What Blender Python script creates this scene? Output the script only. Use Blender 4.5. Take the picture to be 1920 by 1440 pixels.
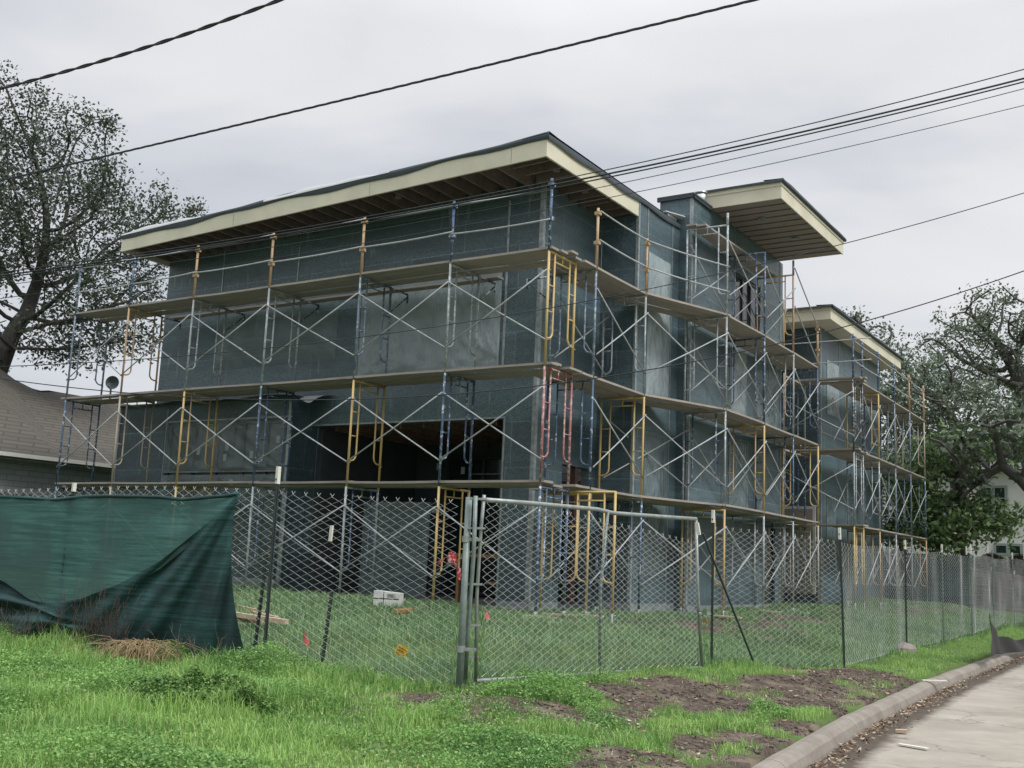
import bpy, math, random
import numpy as np
from mathutils import Matrix, Vector
random.seed(7); rng = np.random.default_rng(11)
for o in list(bpy.data.objects): bpy.data.objects.remove(o)
scene = bpy.context.scene
col = scene.collection

# ------------------------------------------------------------------ camera
CAM = np.array([9.1931, -15.1783, 0.8373])
CR = np.array([0.8424, 0.5371, 0.0429]); CU = np.array([0.0520, -0.1604, 0.9857]); CF = np.array([-0.5363, 0.8282, 0.1630])
FPX = 2031.28
cam_d = bpy.data.cameras.new('camera'); cam = bpy.data.objects.new('camera', cam_d); col.objects.link(cam)
cam_d.sensor_width = 36; cam_d.lens = 36 * FPX / 1920; cam_d.clip_end = 3000; cam_d.clip_start = 0.05
R = Matrix(((CR[0], CU[0], -CF[0]), (CR[1], CU[1], -CF[1]), (CR[2], CU[2], -CF[2]))).to_quaternion().to_matrix()
cam.matrix_world = Matrix.Translation(Vector(CAM)) @ R.to_4x4()
scene.camera = cam

def ray(x, y): return CF + CR * (x - 960) / FPX - CU * (y - 720) / FPX
def on(ax, val, x, y):            # where the sight line through a photo pixel meets the plane axis=val
    d = ray(x, y); return CAM + d * ((val - CAM[ax]) / d[ax])
def at(x, y, dep): return CAM + ray(x, y) * dep

# ------------------------------------------------------------------ world, sun, exposure
w = bpy.data.worlds.new('World'); scene.world = w; w.use_nodes = True
nt = w.node_tree; nt.nodes.clear()
def wn(t, **k):
    n = nt.nodes.new(t)
    for a, b in k.items(): setattr(n, a, b)
    return n
SUN_EL, SUN_AZ = math.radians(50), math.radians(98)
out = wn('ShaderNodeOutputWorld'); bgA = wn('ShaderNodeBackground'); bgB = wn('ShaderNodeBackground'); addn = wn('ShaderNodeAddShader')
sky = wn('ShaderNodeTexSky', sky_type='NISHITA', sun_disc=False, sun_elevation=SUN_EL, sun_rotation=SUN_AZ)
bgA.inputs[1].default_value = 0.006
nt.links.new(sky.outputs[0], bgA.inputs[0])
tc = wn('ShaderNodeTexCoord'); mp = wn('ShaderNodeMapping'); mp.inputs['Scale'].default_value = (1.0, 1.0, 3.4); mp.inputs['Location'].default_value = (0.3, 1.9, 0.2)
ns = wn('ShaderNodeTexNoise'); ns.inputs['Scale'].default_value = 1.7; ns.inputs['Detail'].default_value = 5; ns.inputs['Roughness'].default_value = 0.5; ns.inputs['Distortion'].default_value = 0.35
cr = wn('ShaderNodeValToRGB')
for i, (p, c) in enumerate([(0.30, (0.42, 0.45, 0.50)), (0.45, (0.555, 0.57, 0.60)), (0.56, (0.655, 0.66, 0.675)), (0.72, (0.72, 0.722, 0.73))]):
    e = cr.color_ramp.elements[i] if i < 2 else cr.color_ramp.elements.new(p)
    e.position = p; e.color = (*c, 1)
nt.links.new(tc.outputs['Generated'], mp.inputs[0]); nt.links.new(mp.outputs[0], ns.inputs['Vector']); nt.links.new(ns.outputs['Fac'], cr.inputs[0])
sx = wn('ShaderNodeSeparateXYZ'); nt.links.new(tc.outputs['Generated'], sx.inputs[0])   # overcast dome: brighter overhead than near the horizon
mr = wn('ShaderNodeMapRange'); mr.inputs['From Min'].default_value = 0.46; mr.inputs['From Max'].default_value = 1.0; mr.inputs['To Min'].default_value = 0.70; mr.inputs['To Max'].default_value = 2.3
nt.links.new(sx.outputs['Z'], mr.inputs['Value']); nt.links.new(mr.outputs[0], bgB.inputs[1]); nt.links.new(cr.outputs[0], bgB.inputs[0])
nt.links.new(bgA.outputs[0], addn.inputs[0]); nt.links.new(bgB.outputs[0], addn.inputs[1]); nt.links.new(addn.outputs[0], out.inputs[0])
sun_d = bpy.data.lights.new('sun', 'SUN'); sun_d.energy = 1.5; sun_d.angle = math.radians(20); sun_d.color = (1.0, 0.97, 0.92)
sun = bpy.data.objects.new('sun', sun_d); col.objects.link(sun); sun.location = (30, -10, 40)
sd = Vector((math.sin(SUN_AZ) * math.cos(SUN_EL), math.cos(SUN_AZ) * math.cos(SUN_EL), math.sin(SUN_EL)))
sun.rotation_euler = sd.to_track_quat('Z', 'Y').to_euler()
scene.view_settings.view_transform = 'Standard'; scene.view_settings.look = 'None'; scene.view_settings.exposure = 0.72; scene.view_settings.gamma = 1
scene.render.engine = 'CYCLES'; scene.render.resolution_x = 1024; scene.render.resolution_y = 768
scene.cycles.max_bounces = 6; scene.cycles.transparent_max_bounces = 12

# ------------------------------------------------------------------ materials
class NT:
    def __init__(s, name):
        s.m = bpy.data.materials.new(name); s.m.use_nodes = True; s.t = s.m.node_tree; s.t.nodes.clear()
        s.o = s.n('ShaderNodeOutputMaterial'); s.b = s.n('ShaderNodeBsdfPrincipled'); s.l(s.b.outputs[0], s.o.inputs[0])
    def n(s, t, **k):
        q = s.t.nodes.new(t)
        for a, b in k.items(): setattr(q, a, b)
        return q
    def l(s, a, b): s.t.links.new(a, b)
    def coord(s, kind='Object', scale=(1, 1, 1), rot=(0, 0, 0)):
        if kind == 'World': g = s.n('ShaderNodeNewGeometry').outputs['Position']
        else: g = s.n('ShaderNodeTexCoord').outputs[kind]
        m = s.n('ShaderNodeMapping'); m.inputs['Scale'].default_value = scale; m.inputs['Rotation'].default_value = rot
        s.l(g, m.inputs[0]); return m.outputs[0]
    def noise(s, vec, scale, detail=3, rough=0.55, dist=0):
        q = s.n('ShaderNodeTexNoise'); q.inputs['Scale'].default_value = scale; q.inputs['Detail'].default_value = detail
        q.inputs['Roughness'].default_value = rough; q.inputs['Distortion'].default_value = dist; s.l(vec, q.inputs['Vector']); return q.outputs['Fac']
    def ramp(s, fac, stops):
        q = s.n('ShaderNodeValToRGB')
        for i, (p, c) in enumerate(stops):
            e = q.color_ramp.elements[i] if i < 2 else q.color_ramp.elements.new(p)
            e.position = p; e.color = (*c, 1) if len(c) == 3 else c
        s.l(fac, q.inputs[0]); return q.outputs[0]
    def mix(s, fac, a, b, mode='MIX'):
        q = s.n('ShaderNodeMix', data_type='RGBA', blend_type=mode)
        for i, v in ((0, fac), (6, a), (7, b)):
            if isinstance(v, (int, float)): q.inputs[i].default_value = v
            elif isinstance(v, tuple): q.inputs[i].default_value = (*v, 1) if len(v) == 3 else v
            else: s.l(v, q.inputs[i])
        return q.outputs[2]
    def math(s, op, a, b=0.0, c=0.0):
        q = s.n('ShaderNodeMath', operation=op)
        for i, v in enumerate((a, b, c)):
            if isinstance(v, (int, float)): q.inputs[i].default_value = v
            else: s.l(v, q.inputs[i])
        return q.outputs[0]
    def bump(s, h, strength=0.3, dist=0.02):
        q = s.n('ShaderNodeBump'); q.inputs['Strength'].default_value = strength; q.inputs['Distance'].default_value = dist
        s.l(h, q.inputs['Height']); s.l(q.outputs[0], s.b.inputs['Normal'])
    def base(s, c, rough=0.6, metal=0.0, spec=0.5):
        if isinstance(c, tuple): s.b.inputs['Base Color'].default_value = (*c, 1)
        else: s.l(c, s.b.inputs['Base Color'])
        if isinstance(rough, (int, float)): s.b.inputs['Roughness'].default_value = rough
        else: s.l(rough, s.b.inputs['Roughness'])
        s.b.inputs['Metallic'].default_value = metal; s.b.inputs['Specular IOR Level'].default_value = spec
        return s.m
G1 = lambda v: (v, v, v)
def rnd(t):
    return t.n('ShaderNodeObjectInfo').outputs['Random']

def mat_paint(name, c, spot, lo=0.56, hi=0.62, rough=0.5):
    t = NT(name); v = t.coord('World')
    n1 = t.noise(v, 14, 4, 0.6); n2 = t.noise(v, 2.2, 3)
    body = t.mix(t.ramp(n2, [(0.35, (0, 0, 0)), (0.7, (1, 1, 1))]), c, tuple(x * 0.72 + 0.02 for x in c))
    return t.base(t.mix(t.ramp(n1, [(lo, (0, 0, 0)), (hi, (1, 1, 1))]), body, spot), rough)
M = {}
M['yellow'] = mat_paint('yellow paint', (0.58, 0.41, 0.15), (0.42, 0.36, 0.26), 0.57, 0.66)
M['tan'] = mat_paint('tan paint', (0.48, 0.31, 0.16), (0.42, 0.37, 0.30), 0.55, 0.68)
M['blue'] = mat_paint('blue paint', (0.05, 0.10, 0.185), (0.45, 0.47, 0.50), 0.56, 0.61)
M['slate'] = mat_paint('slate blue paint', (0.11, 0.17, 0.25), (0.33, 0.37, 0.40), 0.5, 0.62)
M['grey'] = mat_paint('galvanised grey', (0.28, 0.32, 0.34), (0.50, 0.52, 0.52), 0.52, 0.62, 0.4)
M['red'] = mat_paint('faded red paint', (0.36, 0.13, 0.12), (0.45, 0.40, 0.40), 0.5, 0.6)
M['beige'] = mat_paint('beige paint', (0.44, 0.39, 0.31), (0.33, 0.27, 0.18), 0.55, 0.65)
M['dark'] = mat_paint('dark splattered', (0.05, 0.06, 0.08), (0.45, 0.46, 0.46), 0.52, 0.57)
M['tube'] = mat_paint('galvanised tube', (0.42, 0.45, 0.46), (0.26, 0.27, 0.28), 0.5, 0.7, 0.35)

def mat_wall(name, tint, bands=1.0):
    t = NT(name); v = t.coord('World')
    sp = t.n('ShaderNodeSeparateXYZ'); t.l(v, sp.inputs[0]); cb = t.n('ShaderNodeCombineXYZ'); t.l(t.math('ADD', sp.outputs[0], sp.outputs[1]), cb.inputs[0]); t.l(sp.outputs[2], cb.inputs[1])
    pn = t.n('ShaderNodeTexBrick'); pn.inputs['Scale'].default_value = 1.0; pn.inputs['Brick Width'].default_value = 2.6; pn.inputs['Row Height'].default_value = 0.86; pn.inputs['Mortar Size'].default_value = 0.009; pn.inputs['Mortar Smooth'].default_value = .4
    pn.inputs['Color1'].default_value = (.78, .78, .78, 1); pn.inputs['Color2'].default_value = (1.12, 1.12, 1.12, 1); pn.inputs['Mortar'].default_value = (1.75, 1.75, 1.75, 1); t.l(cb.outputs[0], pn.inputs['Vector'])
    weave = t.noise(t.coord('World', (1, 1, 1.6)), 38, 3, 0.8)
    band = t.noise(t.coord('World', (0.22, 0.22, 2.1)), 1.0, 3, 0.6)
    blot = t.noise(v, 0.9, 4, 0.6)
    drip = t.noise(t.coord('World', (9, 9, 1.3)), 1.0, 1, 0.5)
    drip2 = t.noise(v, 1.4, 1)
    c = t.mix(t.ramp(band, [(0.44, (0, 0, 0)), (0.50, (.55, .55, .55)), (.53, (.2, .2, .2)), (0.62, (1, 1, 1))]), tint, tuple(x * 1.9 + 0.008 for x in tint))
    c = t.mix(t.ramp(blot, [(0.38, (0, 0, 0)), (0.64, (0.7, 0.7, 0.7))]), c, tuple(x * 1.5 + 0.006 for x in tint))
    c = t.mix(t.ramp(weave, [(0.42, (0, 0, 0)), (0.62, (.85, .85, .85))]), c, tuple(x * 0.4 for x in tint))
    d = t.math('MULTIPLY', t.ramp(drip, [(0.66, (0, 0, 0)), (0.70, (1, 1, 1))]), t.ramp(drip2, [(0.42, (0, 0, 0)), (0.55, (0.55, 0.55, 0.55))]))
    c = t.mix(d, c, (0.20, 0.24, 0.25))
    c = t.mix(1.0, c, pn.outputs[0], 'MULTIPLY')
    t.bump(t.math('ADD', t.math('MULTIPLY', weave, .3), t.noise(t.coord('World', (1, 1, .5)), 3.5, 3, .5, .6)), 0.35, 0.03)
    return t.base(c, 0.42, 0, 0.55)
M['wall'] = mat_wall('black mesh lath sheathing', (0.072, 0.112, 0.131))
def mat_plain(name, c, rough=0.6, metal=0, var=0.25, scale=3, bump=0):
    t = NT(name); v = t.coord('World'); n = t.noise(v, scale, 4)
    col_ = t.mix(t.ramp(n, [(0.3, (0, 0, 0)), (0.7, (1, 1, 1))]), c, tuple(x * (1 - var) for x in c))
    if bump: t.bump(t.noise(v, scale * 8, 3), bump, 0.01)
    return t.base(col_, rough, metal)
M['trim'] = mat_plain('galvanised casing bead', (0.36, 0.40, 0.41), 0.4, 0.3, 0.5, 9)
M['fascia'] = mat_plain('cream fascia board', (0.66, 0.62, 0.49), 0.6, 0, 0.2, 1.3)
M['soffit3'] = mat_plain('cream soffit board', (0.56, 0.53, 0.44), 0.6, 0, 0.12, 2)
M['felt'] = mat_plain('dark roofing felt', (0.035, 0.05, 0.06), 0.6, 0, 0.3, 4, 0.2)
M['white'] = mat_plain('white membrane', (0.55, 0.56, 0.575), 0.5, 0, 0.08, 4)
M['rafter'] = mat_plain('dark red brown rafter wood', (0.19, 0.15, 0.135), 0.7, 0, 0.4, 6)
M['deckwood'] = mat_plain('roof decking underside', (0.14, 0.115, 0.115), 0.75, 0, 0.4, 4)
M['frame_dark'] = mat_plain('dark window frame', (0.022, 0.028, 0.034), 0.4)
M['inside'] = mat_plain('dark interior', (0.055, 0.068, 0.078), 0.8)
M['brownwood'] = mat_plain('reddish timber ceiling', (0.22, 0.15, 0.125), 0.65, 0, 0.5, 9)
M['plywood'] = mat_plain('beige plywood', (0.33, 0.29, 0.24), 0.7, 0, 0.2, 3)
M['orangewood'] = mat_plain('orange brown timber', (0.36, 0.19, 0.075), 0.7, 0, 0.3, 6)
M['palewood'] = mat_plain('pale scrap timber', (0.55, 0.42, 0.30), 0.8, 0, 0.3, 14)
M['metal'] = mat_plain('bright metal', (0.6, 0.62, 0.64), 0.25, 0.9, 0.2, 5)
M['sticker'] = mat_plain('white sticker', (0.6, 0.63, 0.62), 0.5, 0, 0.1)
t = NT('weathered scaffold plank'); v = t.coord('Object'); g = t.noise(t.coord('Object', (1.2, 30, 30)), 2.0, 4, 0.6)
pc = t.mix(g, (0.25, 0.215, 0.19), (0.42, 0.375, 0.335)); pc = t.mix(t.math('MULTIPLY', rnd(t), 0.6), pc, (0.26, 0.24, 0.215)); pc = t.mix(t.ramp(t.noise(v, 1.5, 4), [(0.5, (0, 0, 0)), (0.75, (0.6, 0.6, 0.6))]), pc, (0.16, 0.15, 0.14))
t.bump(g, 0.4, 0.01); M['plank'] = t.base(pc, 0.8)
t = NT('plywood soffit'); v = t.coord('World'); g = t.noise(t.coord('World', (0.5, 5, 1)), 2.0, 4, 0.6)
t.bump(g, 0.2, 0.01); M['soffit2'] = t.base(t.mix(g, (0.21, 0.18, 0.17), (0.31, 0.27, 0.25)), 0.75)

def mat_plastic(name, c, alpha, rough=0.22, foldscale=(1.3, 1.3, .9)):
    t = NT(name); v = t.coord('World', foldscale)
    n = t.noise(v, 1.2, 3, 0.5, .8); n2 = t.noise(t.coord('World'), 0.9, 2)
    cc = t.mix(t.ramp(n, [(0.35, (0, 0, 0)), (0.65, (1, 1, 1))]), c, tuple(min(1, x * 1.15) for x in c))
    t.bump(t.noise(t.coord('World', (4, 4, 1.5)), 2.5, 2, .5, .6), 0.9, 0.04); m = t.base(cc, rough, 0, 0.6)
    tr = t.n('ShaderNodeBsdfTransparent'); mx = t.n('ShaderNodeMixShader')
    a = t.math('MULTIPLY_ADD', n, 0.4, alpha - 0.2); 
    t.l(a, mx.inputs[0]); t.l(tr.outputs[0], mx.inputs[1]); t.l(t.b.outputs[0], mx.inputs[2]); t.l(mx.outputs[0], t.o.inputs[0])
    return m
M['plastic'] = mat_plastic('clear plastic sheeting', (0.17, 0.225, 0.24), 0.66)
M['plastic_light'] = mat_plastic('milky plastic sheeting', (0.31, 0.37, 0.39), 0.74)
M['plastic_dark'] = mat_plastic('thin plastic sheeting', (0.20, 0.26, 0.265), 0.46)
t = NT('dark window glass'); M['glass'] = t.base((0.02, 0.028, 0.032), 0.08, 0, 0.6)

# ------------------------------------------------------------------ mesh helpers
class MB:
    def __init__(s): s.v = []; s.f = []; s.n = 0; s.smooth = False
    def add(s, vs, fs):
        s.v.append(np.asarray(vs, float).reshape(-1, 3)); s.f += [tuple(int(i) + s.n for i in f) for f in fs]; s.n += len(s.v[-1]); return s
    def hexa(s, c):                 # 8 corners: bottom 0-3 ccw, top 4-7
        return s.add(c, [(3, 2, 1, 0), (4, 5, 6, 7), (0, 1, 5, 4), (1, 2, 6, 5), (2, 3, 7, 6), (3, 0, 4, 7)])
    def box(s, a, b):
        x0, y0, z0 = np.minimum(a, b); x1, y1, z1 = np.maximum(a, b)
        return s.hexa([(x0, y0, z0), (x1, y0, z0), (x1, y1, z0), (x0, y1, z0), (x0, y0, z1), (x1, y0, z1), (x1, y1, z1), (x0, y1, z1)])
    def beam(s, p, q, w_, h, up=(0, 0, 1)):
        p = np.asarray(p, float); q = np.asarray(q, float); d = q - p; d /= np.linalg.norm(d); up = np.asarray(up, float)
        sx = np.cross(d, up); sx /= np.linalg.norm(sx); uz = np.cross(sx, d); a = sx * w_ / 2; b = uz * h / 2
        return s.hexa([p - a - b, p + a - b, q + a - b, q - a - b, p - a + b, p + a + b, q + a + b, q - a + b])
    def tube(s, pts, r, n=8, cap=True):
        pts = np.asarray(pts, float); k = len(pts); rr = np.broadcast_to(np.asarray(r, float), (k,))
        tan = np.zeros_like(pts); tan[1:-1] = pts[2:] - pts[:-2]; tan[0] = pts[1] - pts[0]; tan[-1] = pts[-1] - pts[-2]
        tan /= np.linalg.norm(tan, axis=1)[:, None] + 1e-12
        ref = np.array([0, 0, 1.0]) if abs(tan[0][2]) < 0.9 else np.array([1.0, 0, 0])
        vs = []; a = np.cross(tan[0], ref); a /= np.linalg.norm(a)
        ang = np.arange(n) * 2 * math.pi / n
        for i in range(k):
            a = a - tan[i] * (a @ tan[i]); a /= np.linalg.norm(a) + 1e-12; b = np.cross(tan[i], a)
            vs.append(pts[i] + rr[i] * (np.cos(ang)[:, None] * a + np.sin(ang)[:, None] * b))
        fs = [(i * n + j, i * n + (j + 1) % n, (i + 1) * n + (j + 1) % n, (i + 1) * n + j) for i in range(k - 1) for j in range(n)]
        if cap: fs += [tuple(range(n))[::-1], tuple((k - 1) * n + j for j in range(n))]
        return s.add(np.concatenate(vs), fs)
    def grid(s, P):                 # P[i][j] points
        P = np.asarray(P, float); a, b = P.shape[:2]
        return s.add(P.reshape(-1, 3), [(i * b + j, i * b + j + 1, (i + 1) * b + j + 1, (i + 1) * b + j) for i in range(a - 1) for j in range(b - 1)])
    def build(s, name, mat, parent=None, smooth=False, loc=None):
        V = np.concatenate(s.v); off = np.zeros(3)
        if parent is not None:
            p = parent; off = np.array(p.matrix_world_loc if hasattr(p, 'matrix_world_loc') else wloc(p))
        elif loc is not None: off = np.asarray(loc, float)
        elif loc is None: off = np.array([V[:, 0].mean(), V[:, 1].mean(), V[:, 2].min()])
        me = bpy.data.meshes.new(name); me.from_pydata((V - off).tolist(), [], s.f); me.update()
        if smooth: me.polygons.foreach_set('use_smooth', [len(f_) <= 4 for f_ in s.f])
        if mat: me.materials.append(mat)
        o = bpy.data.objects.new(name, me); col.objects.link(o)
        if parent is not None: o.parent = parent
        else: o.location = off
        return o
def wloc(o):
    l = np.array(o.location)
    while o.parent: o = o.parent; l = l + np.array(o.location)
    return l
def tag(o, label=None, cat=None, group=None, kind=None):
    for k, v_ in (('label', label), ('category', cat), ('group', group), ('kind', kind)):
        if v_: o[k] = v_
    return o
def empty(name, loc, label, cat, group=None):
    o = bpy.data.objects.new(name, None); col.objects.link(o); o.location = Vector([float(x) for x in loc]); o.empty_display_size = 0.2
    return tag(o, label, cat, group)
def fastmesh(name, V, F, mat, attr=None, smooth=False):    # V (n,3), F (m,k) numpy
    me = bpy.data.meshes.new(name); k = F.shape[1]
    me.vertices.add(len(V)); me.vertices.foreach_set('co', V.astype(np.float32).ravel())
    me.loops.add(F.size); me.loops.foreach_set('vertex_index', F.astype(np.int32).ravel())
    me.polygons.add(len(F)); me.polygons.foreach_set('loop_start', (np.arange(len(F)) * k).astype(np.int32)); me.polygons.foreach_set('loop_total', np.full(len(F), k, np.int32))
    if smooth: me.polygons.foreach_set('use_smooth', np.ones(len(F), bool))
    me.update(calc_edges=True)
    if attr is not None:
        for an, av in attr.items():
            at_ = me.attributes.new(an, 'FLOAT', 'POINT'); at_.data.foreach_set('value', av.astype(np.float32))
    if mat: me.materials.append(mat)
    o = bpy.data.objects.new(name, me); col.objects.link(o); return o
# ------------------------------------------------------------------ terrain
CURB = np.array([(9.5, -40), (7.9, -20), (7.2, -14), (6.75, -10.5), (6.42, -8), (6.23, -6.5), (5.93, -3.3), (5.62, 2.2), (5.46, 8.3), (5.32, 13.6), (5.2, 20), (5.1, 40), (5.0, 90)], float)
CTRL = np.array([(-12, 0, .1), (-8, 0, .1), (-4, .2, .08), (-2, .5, .05), (0, 0, -.03), (0, 4, -.05), (1, 8, 0), (1, 12, .08), (0, 20, .18), (-5, 10, .05), (2, 20, .12), (2.5, -2, -.17), (3.6, -1.7, -.39),
  (3.05, -6.3, -.38), (1, -6.9, -.33), (-3.2, -7.1, -.33), (-8, -7.5, -.25), (0, -3, -.13), (-5, -3, -.02), (4.5, .95, -.46), (4.4, 6, -.45), (4.4, 9, -.41), (4.4, 12, -.36), (4.4, 15, -.31), (4.4, 19, -.27),
  (1.5, -9, -.43), (3, -11, -.5), (4.5, -8.5, -.52), (-3, -10, -.4), (5, -13, -.58), (5.6, -6, -.58), (5.3, -2.5, -.58), (5.0, 3, -.57), (5.0, 8, -.55), (5.0, 13, -.53), (5.0, 20, -.5),
  (2.2, 6, -.1), (2.4, 12, -.05), (-20, -10, -.2), (-20, 10, 0), (-10, 40, .2), (5, 40, -.4), (2, 30, .1), (3.2, -4, -.36), (6.6, -14, -.6)], float)
def curb_x(y): return np.interp(y, CURB[:, 1], CURB[:, 0])
def vnoise(x, y, s, seed=0):
    x = np.asarray(x, float) / s + seed * 17.3; y = np.asarray(y, float) / s + seed * 9.1
    xi = np.floor(x).astype(int); yi = np.floor(y).astype(int); fx = x - xi; fy = y - yi; fx = fx * fx * (3 - 2 * fx); fy = fy * fy * (3 - 2 * fy)
    def h(a, b): 
        n = (a * 374761393 + b * 668265263) & 0x7fffffff; n = ((n ^ (n >> 13)) * 1274126177) & 0x7fffffff; return ((n ^ (n >> 16)) & 0xffff) / 65535.0
    return (h(xi, yi) * (1 - fx) + h(xi + 1, yi) * fx) * (1 - fy) + (h(xi, yi + 1) * (1 - fx) + h(xi + 1, yi + 1) * fx) * fy
def hz(x, y):
    x = np.asarray(x, float); y = np.asarray(y, float); sh = x.shape; X = x.ravel(); Yv = y.ravel()
    num = np.zeros_like(X); den = np.zeros_like(X)
    for cx, cy, cz in CTRL:
        w_ = 1.0 / ((X - cx) ** 2 + (Yv - cy) ** 2 + 0.25) ** 1.7; num += w_ * cz; den += w_
    z = num / den
    cx_ = curb_x(Yv); d = cx_ - 0.02 - X                       # >0 on the lawn side
    t_ = np.clip(d / 0.9, 0, 1); z = -0.60 * (1 - t_) + z * t_
    z = z + (vnoise(X, Yv, 0.7) - .5) * 0.04 * np.clip(d, 0, 1) + (vnoise(X, Yv, 0.22, 3) - .5) * 0.035 * np.clip(d, 0, 1)
    z = np.where(X > cx_ - 0.1, -0.95, z)
    return z.reshape(sh)
def seg_gauss(x, y, a, b, w_):
    a = np.array(a); b = np.array(b); d = b - a; t_ = np.clip(((x - a[0]) * d[0] + (y - a[1]) * d[1]) / (d @ d), 0, 1)
    q = (x - a[0] - t_ * d[0]) ** 2 + (y - a[1] - t_ * d[1]) ** 2; return np.exp(-q / w_ ** 2)
def dirt(x, y):
    v_ = np.maximum.reduce([1.25 * seg_gauss(x, y, (4.1, -5.0), (5.0, .6), .6), .95 * seg_gauss(x, y, (5.3, -3), (5.25, 1.5), .5), .85 * seg_gauss(x, y, (3.3, -7.2), (4.6, -6.2), .65), .85 * seg_gauss(x, y, (6.1, -8.6), (5.45, -.5), .25), 1.1 * seg_gauss(x, y, (5.0, -4.6), (5.3, -.5), .5), .85 * seg_gauss(x, y, (5.75, -8.5), (5.6, -5), .5),
        .62 * seg_gauss(x, y, (3.5, -6.9), (4.8, -6.2), .55), .9 * seg_gauss(x, y, (5.25, 0), (5.0, 3), .2), .9 * seg_gauss(x, y, (1.4, 3), (2.3, 9), 1.1), .7 * seg_gauss(x, y, (.5, .2), (1.1, 6), .5), .8 * seg_gauss(x, y, (1.6, 9), (2.0, 20), .8),
        .75 * seg_gauss(x, y, (-9, .6), (-1, .7), .6), .55 * seg_gauss(x, y, (1.0, -8.9), (1.3, -8.8), .2)])
    g = np.minimum.reduce([1.0 + 0 * x, 1.6 - 1.5 * seg_gauss(x, y, (5.0, -6.0), (5.6, -3.9), .32), 1.6 - 1.4 * seg_gauss(x, y, (3.9, -1.7), (4.5, -1.0), .35)])
    n = vnoise(x, y, 0.55, 5) * .55 + vnoise(x, y, 0.2, 6) * .45
    return np.clip((v_ * np.clip(g, 0, 1) + (n - .5) * 1.7 - .42) * 2.2, 0, 1)

xs = np.concatenate([np.array([-400, -200, -100, -60, -40, -28, -20]), np.arange(-15, 7.6, 0.12), np.array([8.5, 12, 20, 40, 100, 250, 500])])
ys = np.concatenate([np.array([-300, -120, -60, -30, -18]), np.arange(-14, 16, 0.12), np.arange(16, 30, .5), np.array([33, 38, 45, 60, 90, 150, 300, 600])])
GX, GY = np.meshgrid(xs, ys, indexing='ij'); GZ = hz(GX, GY)
n0, n1 = GX.shape; idx = np.arange(n0 * n1).reshape(n0, n1)
F = np.stack([idx[:-1, :-1], idx[1:, :-1], idx[1:, 1:], idx[:-1, 1:]], -1).reshape(-1, 4)
t = NT('lawn soil and turf'); v = t.coord('World'); a_ = t.n('ShaderNodeAttribute', attribute_name='dirt').outputs['Fac']
gn = t.noise(v, 9, 5, .7); gn2 = t.noise(v, 1.1, 3)
gc = t.mix(gn, (0.06, 0.11, 0.034), (0.13, 0.20, 0.06)); gc = t.mix(t.ramp(gn2, [(.35, (0, 0, 0)), (.7, (1, 1, 1))]), gc, (0.075, 0.10, 0.035))
dn = t.noise(v, 16, 6, .75); dn2 = t.noise(v, 3.0, 4, .6)
dc = t.mix(t.ramp(dn, [(.35, (0, 0, 0)), (.68, (1, 1, 1))]), (0.035, 0.028, 0.024), (0.15, 0.12, 0.095)); dc = t.mix(t.ramp(dn2, [(.5, (0, 0, 0)), (.65, (.6, .6, .6))]), dc, (0.24, 0.195, 0.15))
t.bump(dn, 0.8, 0.03); M['ground'] = t.base(t.mix(t.ramp(a_, [(.15, (0, 0, 0)), (.75, (1, 1, 1))]), gc, dc), 0.95, 0, .15)
ground = fastmesh('ground', np.stack([GX, GY, GZ], -1).reshape(-1, 3), F, M['ground'], {'dirt': dirt(GX.ravel(), GY.ravel())}, True); tag(ground, kind='structure')

# street sheet
t = NT('street concrete'); v = t.coord('World'); n = t.noise(v, 1.2, 5, .65); n2 = t.noise(v, 40, 3, .7)
c = t.mix(t.ramp(n, [(.3, (0, 0, 0)), (.7, (1, 1, 1))]), (0.29, 0.265, 0.225), (0.40, 0.37, 0.32)); c = t.mix(t.math('MULTIPLY', n2, .35), c, (.17, .155, .135))
vo = t.n('ShaderNodeTexVoronoi', feature='DISTANCE_TO_EDGE'); vo.inputs['Scale'].default_value = .42; vm = t.n('ShaderNodeVectorMath', operation='ADD'); t.l(v, vm.inputs[0]); nn = t.n('ShaderNodeTexNoise'); nn.inputs['Scale'].default_value = 1.5; nn.inputs['Detail'].default_value = 5; t.l(v, nn.inputs['Vector']); t.l(nn.outputs['Color'], vm.inputs[1]); t.l(vm.outputs[0], vo.inputs['Vector'])
c = t.mix(t.ramp(vo.outputs['Distance'], [(.0, (.65, .65, .65)), (.007, (0, 0, 0))]), c, (.10, .09, .075)); st = t.noise(v, .7, 4, .6); c = t.mix(t.ramp(st, [(.5, (0, 0, 0)), (.62, (.45, .45, .45))]), c, (.21, .185, .155))
a_ = t.n('ShaderNodeAttribute', attribute_name='edge').outputs['Fac']
n3 = t.noise(v, 3.5, 5, .7); em = t.ramp(t.math('ADD', a_, t.math('MULTIPLY', n3, .55)), [(.72, (0, 0, 0)), (.98, (1, 1, 1))]); c = t.mix(em, c, (.085, .07, .055))
t.bump(n2, .3, .004); M['street'] = t.base(c, .9, 0, .2)
ys2 = np.concatenate([[-200, -60, -30], np.arange(-20, 30, .25), [40, 60, 90, 300, 600]]); us = np.array([-.25, 0, .08, .16, .25, .35, .5, .7, 1, 1.6, 2.5, 4, 6.5, 8.5])
SX = curb_x(ys2)[:, None] + us[None, :] + .1; SY = np.repeat(ys2[:, None], len(us), 1); SZ = -.735 + .02 * np.clip(us[None, :] / 3, 0, 1) + .006 * (vnoise(SX, SY, 1.3) - .5)
idx = np.arange(SX.size).reshape(SX.shape); F = np.stack([idx[:-1, :-1], idx[:-1, 1:], idx[1:, 1:], idx[1:, :-1]], -1).reshape(-1, 4)
edge = np.clip(1 - np.abs(us[None, :] - .12) / .55, 0, 1) + 0 * SY
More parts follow.
